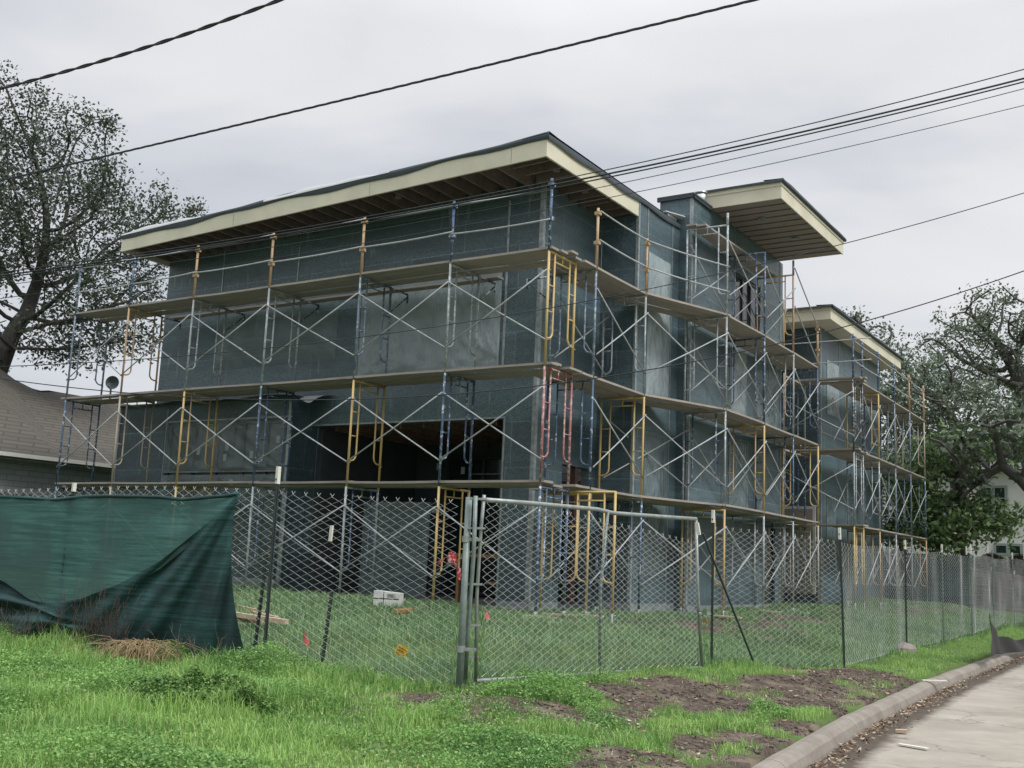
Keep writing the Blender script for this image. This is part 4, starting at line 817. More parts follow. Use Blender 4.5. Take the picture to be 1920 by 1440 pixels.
mb = MB(); mb.grid(P); mb.build('fallen_flap', M['cloth_dark'], cl, True)

# ------------------------------------------------------------------ neighbour house at the left
nb = empty('neighbour_house', (-20, 6, 0), 'low brick neighbour house with a broad brown shingle roof behind the left scaffold', 'house')
t = NT('brown shingles'); v = t.coord('World', (1, 1, 1)); br = t.n('ShaderNodeTexBrick'); br.inputs['Scale'].default_value = 1.0; br.inputs['Brick Width'].default_value = .9; br.inputs['Row Height'].default_value = .21; br.inputs['Mortar Size'].default_value = .03
br.inputs['Color1'].default_value = (.078, .074, .062, 1); br.inputs['Color2'].default_value = (.105, .10, .083, 1); br.inputs['Mortar'].default_value = (.045, .04, .035, 1)
t.l(t.coord('UV'), br.inputs['Vector']); n = t.noise(v, 5, 4, .7); M['shingle'] = t.base(t.mix(t.math('MULTIPLY', n, .5), br.outputs[0], (.085, .072, .06)), .9)
t = NT('grey painted brick'); br = t.n('ShaderNodeTexBrick'); br.inputs['Scale'].default_value = 1.0; br.inputs['Brick Width'].default_value = .4; br.inputs['Row Height'].default_value = .14; br.inputs['Mortar Size'].default_value = .008
br.inputs['Color1'].default_value = (.34, .36, .37, 1); br.inputs['Color2'].default_value = (.31, .33, .34, 1); br.inputs['Mortar'].default_value = (.18, .19, .2, 1); t.l(t.coord('UV'), br.inputs['Vector']); M['nbrick'] = t.base(br.outputs[0], .85)
def quad_uv(name, pts, mat, parent, uvs):
    me = bpy.data.meshes.new(name); p_ = np.array(pts) - wloc(parent); me.from_pydata(p_.tolist(), [], [tuple(range(len(pts)))]); uv = me.uv_layers.new(name='UVMap')
    for i, u_ in enumerate(uvs): uv.data[i].uv = u_
    me.materials.append(mat); o = bpy.data.objects.new(name, me); col.objects.link(o); o.parent = parent; return o
EX, EZ, RXX, RZZ = -15.9, 3.02, -20.4, 5.42
sl = math.hypot(EX - RXX, RZZ - EZ)
def rquad(y0, y1, yr0, yr1): return quad_uv('roof', [(EX, y0, EZ), (EX, y1, EZ), (RXX, yr1, RZZ), (RXX, yr0, RZZ)], M['shingle'], nb, [(y0, 0), (y1, 0), (yr1, sl), (yr0, sl)])
rr_ = rquad(-9, 16, 4.9, 12.5)
quad_uv('roof', [(RXX, 4.6, RZZ), (RXX, 12.5, RZZ), (-25, 16, EZ), (-25, -9, EZ)], M['shingle'], nb, [(4.6, sl), (12.5, sl), (16, 0), (-9, 0)])
# taller cross gable towards the street
quad_uv('roof', [(EX - .02, -9, EZ + .01), (EX - .02, 2.2, EZ + .01), tuple(on(0, -20.4, 112, 742)), tuple(on(0, -20.7, 60, 728)), tuple(on(0, -21.0, 28, 712)), tuple(on(0, -21.3, 0, 691)), tuple(on(0, -22, -160, 600))], M['shingle'], nb, [(-9, 0), (2.2, 0), (4.6, sl), (3.6, sl * 1.06), (3, sl * 1.1), (2.5, sl * 1.15), (-3, sl * 1.4)])
quad_uv('roof', [(EX, 16, EZ), (-25, 16, EZ), (RXX, 12.5, RZZ)], M['shingle'], nb, [(0, 0), (9, 0), (4.5, sl)])
quad_uv('wall', [(-16.35, -9, -.2), (-16.35, 15.6, -.2), (-16.35, 15.6, 2.95), (-16.35, -9, 2.95)], M['nbrick'], nb, [(-9, 0), (15.6, 0), (15.6, 3.1), (-9, 3.1)])
mb = MB(); mb.box((-24.5, -8.9, -.2), (-16.36, 15.6, 2.9)); mb.build('wall', M['nbrick'], nb)
mb = MB(); mb.box((EX - .02, -9, EZ - .10), (EX + .09, 16, EZ - .0)); gt = mb.build('gutter', M['tip'], nb)
mb = MB(); mb.box((-16.34, -9, EZ - .16), (EX - .03, 16, EZ - .12)); mb.build('eave_board', mat_plain('white grey eave', (.25, .26, .27), .7), nb)
q = on(0, -20.3, 207, 738); ds = empty('satellite_dish', q, None, None); ds.parent = nb; ds.location = Vector(q - wloc(nb)); 
mb = MB(); 
for k in range(6):
    pass
Pd = [[q + np.array([0, 0, .33]) + np.array([.25 * r_ * r_ * .35, 0, 0]) + np.array([.25, -.6, .15]) / 10 * r_ + r_ * .22 * (math.cos(a) * np.array([.83, .55, 0]) + math.sin(a) * np.array([0, 0, 1])) for a in np.linspace(0, 2 * math.pi, 17)] for r_ in np.linspace(.02, 1, 6)]
mb.grid(Pd); mb.tube([q + np.array([0, 0, -.3]), q + np.array([0, 0, .2])], .03, 8); mb.tube([q + np.array([0, 0, .1]), q + np.array([.3, -.35, .2])], .015, 6); bpy.data.objects.remove(ds); mb.build('satellite_dish', mat_plain('dish grey', (.12, .15, .16), .5), nb, True)
# dark board fence on the lot line
bf = empty('board_fence', (-13.2, -2, 0), 'dark weathered board fence with dog eared tops along the left lot line', 'fence')
mb = MB(); mbd = mat_plain('dark weathered boards', (.06, .055, .05), .85, 0, .5, 4)
for k in range(110):
    y0 = -9 + k * .145; h_ = 1.9 + random.uniform(-.02, .02); mb.add([(-13.2, y0, -.2), (-13.2, y0 + .138, -.2), (-13.2, y0 + .138, h_ - .05), (-13.2, y0 + .10, h_), (-13.2, y0 + .035, h_), (-13.2, y0, h_ - .05), (-13.22, y0, -.2), (-13.22, y0 + .138, -.2), (-13.22, y0 + .138, h_ - .05), (-13.22, y0 + .10, h_), (-13.22, y0 + .035, h_), (-13.22, y0, h_ - .05)],
        [(0, 1, 2, 3, 4, 5), (11, 10, 9, 8, 7, 6), (0, 6, 7, 1), (1, 7, 8, 2), (2, 8, 9, 3), (3, 9, 10, 4), (4, 10, 11, 5), (5, 11, 6, 0)])
mb.build('boards', mbd, bf); mb = MB(); mb.box((-13.26, -9, .3), (-13.222, 7, .4)); mb.box((-13.26, -9, 1.5), (-13.222, 7, 1.6)); mb.build('rail', mbd, bf)

# ------------------------------------------------------------------ white house behind at the right
wh = empty('neighbour_house', (2, 46, 0), 'white stucco house with casement windows behind the trees at the right', 'house')
M['stucco'] = mat_plain('white stucco', (.62, .62, .60), .85, 0, .08, 1.5)
mb = MB(); mb.box((-9, 45, 0), (14, 56, 6.6)); mb.build('wall', M['stucco'], wh)
mb = MB(); P4 = [(-9.8, 44.2, 6.6), (14.8, 44.2, 6.6), (14.8, 56.8, 6.6), (-9.8, 56.8, 6.6), (-4.5, 50.5, 9.2), (9.5, 50.5, 9.2)]
mb.add(P4, [(0, 1, 5, 4), (1, 2, 5), (2, 3, 4, 5), (3, 0, 4), (3, 2, 1, 0)]); mb.build('roof', mat_plain('grey slate', (.11, .115, .125), .8, 0, .3, 2), wh)
M['casing'] = mat_plain('sage window casing', (.25, .30, .27), .6)
def cwin(x0, x1, z0, z1, cols, rows):
    mb = MB(); y_ = 44.93; mb.box((x0 - .12, y_, z0 - .12), (x0, y_ + .06, z1 + .12)); mb.box((x1, y_, z0 - .12), (x1 + .12, y_ + .06, z1 + .12)); mb.box((x0, y_, z1), (x1, y_ + .06, z1 + .12)); mb.box((x0, y_, z0 - .12), (x1, y_ + .06, z0))
    xm = (x0 + x1) / 2; mb.box((xm - .09, y_ + .002, z0), (xm + .09, y_ + .058, z1))
    for r_ in rows: mb.box((x0, y_ + .01, r_ - .025), (xm - .091, y_ + .05, r_ + .025)); mb.box((xm + .091, y_ + .01, r_ - .025), (x1, y_ + .05, r_ + .025))
    o = mb.build('window', M['casing'], wh); mb = MB(); mb.box((x0, y_ + .055, z0), (x1, y_ + .068, z1)); mb.build('pane', M['glass'], o)
a = on(1, 45, 1840, 915); b = on(1, 45, 1886, 992); cwin(a[0], b[0], b[2], a[2], [], [b[2] + (a[2] - b[2]) * .45, b[2] + (a[2] - b[2]) * .75])
a = on(1, 45, 1868, 1023); b = on(1, 45, 1913, 1034); cwin(a[0], b[0], b[2] - .1, a[2], [], [])
a = on(1, 45, 1755, 925); b = on(1, 45, 1790, 985); cwin(a[0], b[0], b[2], a[2], [], [b[2] + (a[2] - b[2]) * .5])
# cloth screens on the back lot line
def screen(px0, px1, y_, pyt, pyb, mat, label):
    a0, a1, b0_, b1_ = on(1, y_, px0, pyt[0]), on(1, y_, px1, pyt[1]), on(1, y_, px0, pyb[0]), on(1, y_, px1, pyb[1])
    P = [[a0 + (a1 - a0) * u_ + (b0_ + (b1_ - b0_) * u_ - a0 - (a1 - a0) * u_) * v_ + np.array([0, -.06 * float(vnoise(u_ * 12, v_ * 4, 1, 4)), 0]) for v_ in np.linspace(0, 1, 14)] for u_ in np.linspace(0, 1, 50)]
    mb = MB(); mb.grid(P); e = empty('screened_fence', (b0_[0], y_, b0_[2]), label, 'fence'); mb.build('cloth', mat, e, True)
    for u_ in np.linspace(0, 1, 5): c0, c1 = b0_ + (b1_ - b0_) * u_, a0 + (a1 - a0) * u_; mb = MB(); mb.tube([c0 + np.array([0, .06, -.1]), c1 + np.array([0, .06, .12])], .03, 8); mb.build('post', M['pipe'], e, True)
    return e
screen(1590, 1816, 25.5, (1030, 1043), (1128, 1138), mat_cloth('blue green screen', (.05, .12, .14)), 'blue green cloth screened fence at the back of the yard')
screen(1816, 1990, 25.6, (1062, 1092), (1140, 1155), mat_cloth('brown screen', (.20, .19, .18)), 'lower brown grey cloth screened fence at the back right of the yard')
hd = MB(); 
# ------------------------------------------------------------------ trees
def grow(base, attr, step, infl, kill, trunk_dir, trunk_len, iters=90, seedpts=None):
    nodes = [np.array(base, float)]; par = [-1]
    if seedpts is not None:
        for q in seedpts:
            q = np.array(q, float); n_ = max(1, int(np.linalg.norm(q - nodes[-1]) / step)); a = nodes[-1].copy()
            for k in range(1, n_ + 1): nodes.append(a + (q - a) * k / n_ + rng.normal(0, step * .08, 3)); par.append(len(nodes) - 2)
    A = attr.copy(); N = np.array(nodes)
    for _ in range(iters):
        if len(A) == 0: break
        D = np.linalg.norm(A[:, None] - N[None], axis=2); near = D.argmin(1); dm = D[np.arange(len(A)), near]; ok = dm < infl
        new = []; newp = []
        for i in np.unique(near[ok]):
            v_ = A[ok & (near == i)] - N[i]; d = (v_ / np.linalg.norm(v_, axis=1)[:, None]).sum(0) + rng.normal(0, .35, 3); d /= np.linalg.norm(d) + 1e-9
            c_ = N[i] + d * step
            if par.count(i) < 4 and (np.linalg.norm(N - c_, axis=1).min() > step * .4): new.append(c_); newp.append(i)
        if not new: break
        N = np.vstack([N, new]); par += newp; keep = np.linalg.norm(A[:, None] - np.array(new)[None], axis=2).min(1) > kill; A = A[keep]
    return N, par
def tree(name, label, base, seeds, blobs, n_attr, r0, leafmat, barkmat, leaf=(.11, .06), per_tip=34, step=.45, spread=.38, cat='tree', group=None, crown_name='crown', loose=.0, bare=.12, tipw=4):
    att = []
    for (c_, rad, wgt) in blobs:
        k = int(n_attr * wgt); d = rng.normal(size=(k, 3)); d /= np.linalg.norm(d, axis=1)[:, None]; r_ = rng.random(k)[:, None] ** (.45)
        att.append(np.array(c_) + d * r_ * np.array(rad))
    att = np.concatenate(att); N, par = grow(base, att, step, step * 12, step * 1.3, None, 0, 110, seeds)
    n_ = len(N); ch = [[] for _ in range(n_)]; cnt = np.zeros(n_)
    for i in range(n_ - 1, 0, -1): ch[par[i]].append(i)
    w_ = np.zeros(n_)
    for i in range(n_ - 1, -1, -1): w_[i] = (1 if not ch[i] else sum(w_[c] for c in ch[i]))
    rad = r0 * (w_ / w_[0]) ** .52; rad = np.maximum(rad, .007)
    e = empty(name, base, label, cat, group); mb = MB(); done = set()
    stack = [0]
    starts = [0]
    chains = []
    st = [(0, None)]
    while st:
        i, p_ = st.pop(); c_ = [i] if p_ is None else [p_, i]
        while ch[c_[-1]]:
            kids = sorted(ch[c_[-1]], key=lambda q: -w_[q])
            for q in kids[1:]: st.append((q, c_[-1]))
            c_.append(kids[0])
        chains.append(c_)
    for c_ in chains:
        if len(c_) < 2: continue
        rr = rad[c_].copy(); 
        if len(c_) > 1: rr[0] = min(rr[0], rr[1] * 1.15) if c_[0] != 0 else rr[0]
        mb.tube(N[c_], rr, 7 if rr[0] > .05 else 4, False)
    mb.build('trunk', barkmat, e, True)
    tips = [i for i in range(n_) if w_[i] <= tipw]; tips = [i for i in tips if rng.random() > bare]
    T = N[tips]; k = per_tip; C_ = np.repeat(T, k, 0) + np.clip(rng.normal(0, 1, (len(T) * k, 3)), -1.5, 1.5) * spread * (.6 + .8 * np.repeat(rng.random(len(T)), k)[:, None])
    keep = rng.random(len(C_)) < np.repeat(.35 + .65 * rng.random(len(T)), k); C_ = C_[keep]; m_ = len(C_)
    nrm = rng.normal(size=(m_, 3)); nrm[:, 2] += .7; nrm /= np.linalg.norm(nrm, axis=1)[:, None]; a = np.cross(nrm, rng.normal(size=(m_, 3))); a /= np.linalg.norm(a, axis=1)[:, None]; b = np.cross(nrm, a)
    s_ = (.65 + .7 * rng.random(m_))[:, None]; L_, W_ = leaf[0] * s_, leaf[1] * s_
    V = np.stack([C_ - a * L_, C_ + b * W_ - a * L_ * .1, C_ + a * L_, C_ - b * W_ - a * L_ * .1], 1).reshape(-1, 3) - wloc(e)
    o = fastmesh(crown_name, V, np.arange(m_ * 4).reshape(-1, 4), leafmat); o.parent = e
    return e
def mat_leaf(name, c0, c1, c2, trans=.25):
    t = NT(name); v = t.coord('World'); n = t.noise(v, .55, 3); n2 = t.noise(v, 7, 2)
    c = t.mix(t.ramp(n, [(.35, (0, 0, 0)), (.68, (1, 1, 1))]), c0, c1); c = t.mix(t.ramp(n2, [(.45, (0, 0, 0)), (.68, (1, 1, 1))]), c, c2); m = t.base(c, .55, 0, .4)
    tr = t.n('ShaderNodeBsdfTranslucent'); t.l(c, tr.inputs[0]); mx = t.n('ShaderNodeMixShader'); mx.inputs[0].default_value = trans; t.l(t.b.outputs[0], mx.inputs[1]); t.l(tr.outputs[0], mx.inputs[2]); t.l(mx.outputs[0], t.o.inputs[0]); return m
M['oak'] = mat_leaf('live oak leaves', (.035, .055, .040), (.065, .09, .055), (.11, .13, .09)); M['oak2'] = mat_leaf('hazed grey green foliage', (.085, .12, .085), (.13, .175, .11), (.20, .235, .17)); M['mag'] = mat_leaf('glossy dark leaves', (.05, .09, .04), (.095, .155, .06), (.18, .25, .09))  # far trees' grey green is paler, distance haze put into the leaf colour
M['bark'] = mat_plain('dark bark', (.075, .07, .064), .9, 0, .4, 5); M['bark2'] = mat_plain('grey brown bark', (.10, .09, .08), .9, 0, .4, 5)
def blob(px, py, dep, rx, ry, rz, w_): return (at(px, py, dep), (rx, rz, ry), w_)
D1 = 33
tree('live_oak_tree', 'large spreading live oak behind the left neighbour house roof', at(-40, 900, D1), [at(-25, 760, D1), at(15, 660, D1), at(60, 560, D1 + 1)],
     [blob(20, 260, D1, 2.6, 2.0, 3, .20), blob(110, 300, D1 + 1, 2.2, 2.2, 3, .15), blob(-60, 420, D1 - 1, 3, 4, 4, .15), blob(180, 420, D1, 2.6, 2.0, 3, .17), blob(60, 460, D1, 2.8, 2.2, 3, .12), blob(235, 470, D1 + 1, 1.5, 1.7, 2, .08), blob(215, 560, D1 - 1, 1.8, 1.1, 2, .07), blob(230, 630, D1 - 1, 1.3, .8, 2, .05), blob(110, 640, D1, 2.2, .8, 2, .07), blob(30, 170, D1, 1.2, .7, 1, .03)],
     1450, .28, M['oak'], M['bark'], (.060, .034), 120, .44, .29, tipw=3, bare=.25)
tree('oak_tree', 'thin leafy tree tip showing just above the left roof end', at(300, 760, 38), [at(330, 520, 38), at(345, 450, 38)], [blob(355, 400, 38, .8, .5, .6, 1)], 40, .07, M['oak'], M['bark'], (.06, .035), 40, .25, .18)
D2 = 48
tree('tall_oak_tree', 'tall open oak leaning left above the white house at the right', at(1960, 1010, D2), [at(1935, 900, D2), at(1925, 800, D2), at(1905, 700, D2)],
     [blob(1890, 620, D2, 2.2, 1.6, 3, .22), blob(1810, 610, D2, 1.6, 1.1, 2, .13), blob(1770, 640, D2 + 1, 1.3, 1.0, 2, .08), blob(1960, 650, D2, 2.5, 3, 3, .18), blob(1850, 700, D2, 2.6, 1.5, 3, .2), blob(1860, 570, D2, 1.6, .7, 2, .10), blob(1930, 780, D2, 2, 1.4, 2, .1)],
     1100, .40, M['oak2'], M['bark'], (.075, .042), 70, .48, .27, tipw=2, bare=.3)
tree('oak_tree', 'broad grey green oak right behind the end of the rear wing', at(1790, 1010, D2 - 4), [at(1800, 900, D2 - 4), at(1790, 800, D2 - 4)],
     [blob(1720, 740, D2 - 4, 2.2, 1.8, 3, .3), blob(1790, 780, D2 - 4, 2.6, 1.6, 3, .3), blob(1680, 680, D2 - 3, 1.2, .9, 1.5, .1), blob(1700, 840, D2 - 4, 2.2, 1.2, 2, .15), blob(1870, 800, D2 - 5, 2, 1.2, 2, .15)],
     1000, .34, M['oak2'], M['bark2'], (.08, .045), 90, .45, .34, tipw=2, bare=.2)
tree('oak_tree', 'distant thin tree rising behind the rear wing roof', at(1620, 1000, 56), [at(1625, 700, 56), at(1630, 650, 56)], [blob(1640, 640, 56, 1.6, 1.1, 1.5, .6), blob(1600, 600, 56, .9, .9, 1, .4)], 160, .22, M['oak2'], M['bark2'], (.09, .05), 26, .42, .28)
tree('magnolia_tree', 'dense dark magnolia in front of the white house', at(1800, 1040, 38), [at(1805, 980, 38), at(1800, 930, 38)],
     [blob(1820, 945, 37.5, .8, .45, .8, .2), blob(1900, 965, 37, .8, .3, .8, .12), blob(1725, 900, 38, .7, 1.3, 1, .2), blob(1780, 850, 38, 1.4, .7, 1.5, .3), blob(1870, 840, 37, 1.5, .5, 1.5, .3), blob(1780, 1000, 37, 1.2, .6, 1.2, .3), blob(1850, 985, 37, 1.3, .45, 1.2, .3), blob(1740, 960, 38, .6, 1.2, 1, .15)],
     900, .2, M['mag'], M['bark'], (.115, .055), 50, .32, .28)
tree('bent_oak_tree', 'thick dark trunk bending in from the right edge before the white house', at(2010, 1060, 33), [at(1960, 950, 33), at(1915, 900, 33), at(1880, 878, 33.5), at(1800, 935, 34.5)],
     [blob(1900, 800, 33, 1.5, .4, 1.2, .5), blob(1790, 830, 34, 1.0, .4, 1, .5)], 130, .17, M['oak'], M['bark'], (.13, .07), 24, .36, .3)
tree('dark_shrub_tree', 'dark shrubby tree filling the gap beside the far end of the rear wing', at(1690, 1040, 41), [at(1690, 1000, 41), at(1685, 940, 41)],
     [blob(1685, 880, 41, .9, .9, 1, .4), blob(1700, 950, 41, 1.0, 1.0, 1, .4), blob(1665, 990, 41, .8, .7, 1, .3)], 380, .12, M['mag'], M['bark'], (.10, .05), 60, .32, .3, tipw=4)
# low hedge in front of the white house
mb = MB(); q0, q1 = on(1, 36, 1735, 1030), on(1, 36, 2000, 1048); n_ = 26000
uu = rng.random(n_); V0 = np.stack([q0[0] + (q1[0] - q0[0]) * uu, 36 + rng.random(n_) * .8, .1 + rng.random(n_) ** .7 * (1.95 + .1 * np.sin(uu * 30))], 1)
nr = rng.normal(size=(n_, 3)); nr /= np.linalg.norm(nr, axis=1)[:, None]; b_ = np.cross(nr, rng.normal(size=(n_, 3))); b_ /= np.linalg.norm(b_, axis=1)[:, None]; c_ = np.cross(nr, b_)
hg = empty('hedge', (q0[0], 36.4, .1), 'clipped dark brown green hedge below the white house', 'hedge')
o = fastmesh('foliage', np.stack([V0 - b_ * .08, V0 + c_ * .05, V0 + b_ * .08, V0 - c_ * .05], 1).reshape(-1, 3) - wloc(hg), np.arange(n_ * 4).reshape(-1, 4), mat_leaf('hedge leaves', (.03, .028, .02), (.05, .04, .03), (.05, .06, .03))); o.parent = hg
mb = MB()
for u_ in np.linspace(.01, .99, 20): x_ = q0[0] + (q1[0] - q0[0]) * u_; mb.tube([(x_, 36.4, .0), (x_ + .05, 36.4, 1.8)], .03, 6)
mb.build('stems', M['bark'], hg)
# far wooded belt so the horizon is closed
n_ = 90000; th = rng.random(n_) * 2 * math.pi; rr = 120 + rng.random(n_) * 30; hh = 9 + 3 * vnoise(th * 40, th * 0, 1.5, 3) + 3 * vnoise(th * 9, th * 0, 1, 2)
V0 = np.stack([rr * np.cos(th), rr * np.sin(th), rng.random(n_) ** .8 * hh], 1); nr = rng.normal(size=(n_, 3)); nr /= np.linalg.norm(nr, axis=1)[:, None]; b_ = np.cross(nr, rng.normal(size=(n_, 3))); b_ /= np.linalg.norm(b_, axis=1)[:, None]; c_ = np.cross(nr, b_)
o = fastmesh('distant_woods', np.stack([V0 - b_ * .6, V0 + c_ * .5, V0 + b_ * .6, V0 - c_ * .5], 1).reshape(-1, 3), np.arange(n_ * 4).reshape(-1, 4), M['oak2']); tag(o, 'distant belt of trees around the neighbourhood', 'woods', kind='stuff')

# ------------------------------------------------------------------ overhead cables
M['cable'] = mat_plain('black cable', (.02, .024, .03), .6)
def cable(pts, d0, d1, r, label, twist=0):
    pts = sorted(pts); xs_ = np.array([p[0] for p in pts], float); ys_ = np.array([p[1] for p in pts], float); k = min(len(pts) - 1, 3); co = np.polyfit(xs_, ys_, min(k, 2)); 
    X = np.linspace(xs_[0], xs_[-1], 80); Yv = np.polyval(co, X); u_ = (X - X[0]) / (X[-1] - X[0]); dep = 1 / ((1 - u_) / d0 + u_ / d1)
    ext = lambda i, j: at(X[i], Yv[i], dep[i]) + (at(X[i], Yv[i], dep[i]) - at(X[j], Yv[j], dep[j])) * np.linspace(1, 26, 14)[:, None]
    P = np.array([at(a, b, c_) for a, b, c_ in zip(X, Yv, dep)]); P = np.vstack([ext(0, 3)[::-1], P, ext(-1, -4)]); mb = MB()
    if twist:
        s_ = np.r_[0, np.cumsum(np.linalg.norm(np.diff(P, axis=0), axis=1))]
        n2_ = int(s_[-1] / .06); si = np.linspace(0, s_[-1], n2_); Q = np.stack([np.interp(si, s_, P[:, k_]) for k_ in range(3)], 1)
        for ph in range(2 if twist == 1 else 3):
            a = si / .55 * 2 * math.pi + ph * 2 * math.pi / (2 if twist == 1 else 3); off = np.stack([np.cos(a) * .8, np.cos(a) * .2, np.sin(a)], 1) * r * 1.05; mb.tube(Q + off, r, 6, False)
    else: mb.tube(P, r, 6, False)
    o = mb.build('overhead_cable', M['cable'], smooth=True); tag(o, label, 'cable', 'overhead cables crossing the sky')
cable([(0, 165), (130, 134), (250, 95), (330, 71), (430, 33), (527, 0)], 11, 9, .0095, 'thick twisted cable across the top left corner of the sky', 1)
cable([(0, 341), (200, 291), (400, 243), (640, 184), (800, 150), (1000, 106), (1100, 79), (1250, 42), (1397, 0)], 15, 10, .0075, 'long twisted cable crossing the sky above the house roof', 2)
cable([(0, 508), (250, 484), (500, 434), (850, 374), (1150, 318), (1500, 236), (1920, 130)], 15.5, 13, .007, 'uppermost cable of the bundle passing the house corner')
cable([(0, 513), (250, 490), (500, 440), (850, 382), (1150, 325), (1500, 246), (1920, 148)], 15.5, 13, .012, 'thick cable second in the bundle passing the house corner')
cable([(0, 517), (250, 494), (500, 446), (850, 390), (1150, 330), (1500, 252), (1920, 155)], 15.5, 13, .009, 'third cable in the bundle passing the house corner')
cable([(0, 530), (250, 510), (500, 465), (850, 405), (1190, 335), (1500, 268), (1920, 168)], 15.6, 13, .005, 'thin lowest cable of the bundle passing the house corner')
cable([(0, 560), (700, 452), (1200, 359), (1500, 296), (1920, 197)], 15.2, 14, .005, 'single thin cable between the bundle and the tower roof')
cable([(0, 690), (380, 660), (673, 630), (913, 597), (1133, 567), (1360, 507), (1590, 455), (1920, 361)], 15.4, 14, .006, 'thin cable passing the corner of the tower roof')
cable([(0, 700), (300, 748), (500, 757), (713, 752), (917, 734), (1140, 700), (1333, 664), (1640, 590), (1920, 517)], 15.6, 13.5, .0075, 'low sagging cable crossing the rear wing roof')
# ------------------------------------------------------------------ small things in the yard and verge
def gz_(x, y): return float(hz(np.array([x]), np.array([y]))[0])
q = on(2, .0, 727, 1142); bx_ = empty('carton', (q[0], q[1], 0), 'white printed carton lying at the foot of the open bay', 'carton')
mb = MB(); ex = np.array([.93, .35, 0]) * .82; ey = np.array([-.35, .93, 0]) * .82; z0 = gz_(q[0], q[1]) + .02
c = lambda a, b, z_: q * np.array([1, 1, 0]) + ex * a + ey * b + np.array([0, 0, z_])
mb.hexa([c(-.27, -.15, z0), c(.27, -.15, z0), c(.27, .15, z0), c(-.27, .15, z0), c(-.27, -.15, z0 + .245), c(.27, -.15, z0 + .215), c(.27, .15, z0 + .215), c(-.27, .15, z0 + .245)]); cb = mb.build('box_body', mat_plain('white card', (.62, .62, .60), .7), bx_)
mb = MB(); mb.hexa([c(-.06, -.153, z0), c(-.045, -.153, z0), c(-.045, -.1505, z0), c(-.06, -.1505, z0), c(-.06, -.153, z0 + .235), c(-.045, -.153, z0 + .235), c(-.045, -.1505, z0 + .235), c(-.06, -.1505, z0 + .235)])
mb.hexa([c(-.27, -.153, z0 + .11), c(.27, -.153, z0 + .11), c(.27, -.1505, z0 + .11), c(-.27, -.1505, z0 + .11), c(-.27, -.153, z0 + .125), c(.27, -.153, z0 + .125), c(.27, -.1505, z0 + .125), c(-.27, -.1505, z0 + .125)])
for k in range(5): mb.hexa([c(.02 + 0 * k, -.153, z0 + .14 + k * .012), c(.2 - (k % 2) * .05, -.153, z0 + .14 + k * .012), c(.2 - (k % 2) * .05, -.1505, z0 + .14 + k * .012), c(.02, -.1505, z0 + .14 + k * .012), c(.02, -.153, z0 + .145 + k * .012), c(.2 - (k % 2) * .05, -.153, z0 + .145 + k * .012), c(.2 - (k % 2) * .05, -.1505, z0 + .145 + k * .012), c(.02, -.1505, z0 + .145 + k * .012)])
mb.build('print', M['ink'], cb)
a = on(2, .03, 745, 1146); b = on(2, .03, 800, 1140); mb = MB(); mb.beam(a, b + (b - a) * .4, .14, .05); tag(mb.build('timber', M['orangewood']), 'orange brown timber offcut beside the white carton', 'board')
# lumber pile seen through the fence
for k, (p0, p1, w_, lab) in enumerate((((436, 1141), (520, 1160), .07, 'upper pale timber length in the small lumber heap behind the shade cloth'), ((440, 1152), (538, 1166), .08, 'thick pale timber length pointing right in the small lumber heap'), ((425, 1158), (492, 1166), .06, 'short lowest pale timber length in the small lumber heap'), ((446, 1138), (500, 1150), .05, 'thin rear timber length in the small lumber heap'))):
    a = on(2, -.05 + .05 * (k % 2), *p0); b = on(2, -.08 + .03 * (k % 2), *p1); mb = MB(); mb.beam(a, b, w_, .06); o = mb.build('timber', M['palewood']); tag(o, lab, 'board', 'timber lengths behind the shade cloth')
def flag(px, py, z_, c_, name, label, sz=.085, kind='tri'):
    q = on(2, z_, px, py); z0 = gz_(q[0], q[1]); e = empty('marking_flag', (q[0], q[1], z0), label, 'marking flag', 'utility marking flags in the grass')
    mb = MB(); mb.tube([(q[0], q[1], z0), (q[0] + .01, q[1], z0 + .36)], .0025, 5); mb.build('wire_stem', M['metal'], e)
    mb = MB(); h_ = z0 + .36; s = CR.copy(); s[2] = 0
    if kind == 'tri': P = [[np.array([q[0], q[1], h_]) - s * .0, np.array([q[0], q[1], h_ - .16])], [np.array([q[0], q[1] - .02, h_ - .07]) + s * .04, np.array([q[0], q[1] - .01, h_ - .17]) + s * .045], [np.array([q[0], q[1], h_ - .13]) + s * .07, np.array([q[0], q[1], h_ - .18]) + s * .075]]
    else: P = [[np.array([q[0], q[1], h_ + .0]) + s * u_ * .10 + np.array([0, -.01 * math.sin(u_ * 5), -.04 * u_ - v_ * .10]) - s * v_ * .045 for v_ in np.linspace(0, 1, 5)] for u_ in np.linspace(0, 1, 7)]
    mb.grid(P); f_ = mb.build('flag', mat_plain(name, c_, .5), e, True); return e, f_, np.array([q[0], q[1], h_]), s
flag(567, 1212, -.17, (.85, .20, .19), 'pink flag', 'pink marking flag in the grass left of the gate')
flag(908, 1182, -.12, (.85, .20, .19), 'pink flag2', 'pink marking flag just behind the gate hinge', )
e, f_, h_, s_ = flag(745, 1262, -.30, (.75, .46, .03), 'yellow flag', 'yellow marking flag with black printing left of the gate post', kind='sq')
mb = MB()
for r_ in range(3):
    for k in range(5 - r_ % 2): u_ = .18 + k * .17; a = h_ + s_ * u_ * .10 + np.array([0, -.016, -.04 * u_ - (.18 + r_ * .27) * .10]) - s_ * (.18 + r_ * .27) * .045; mb.beam(a, a + s_ * .009 + np.array([0, 0, -.02]), .005, .003, (0, 1, 0))
mb.build('print', M['ink'], f_)
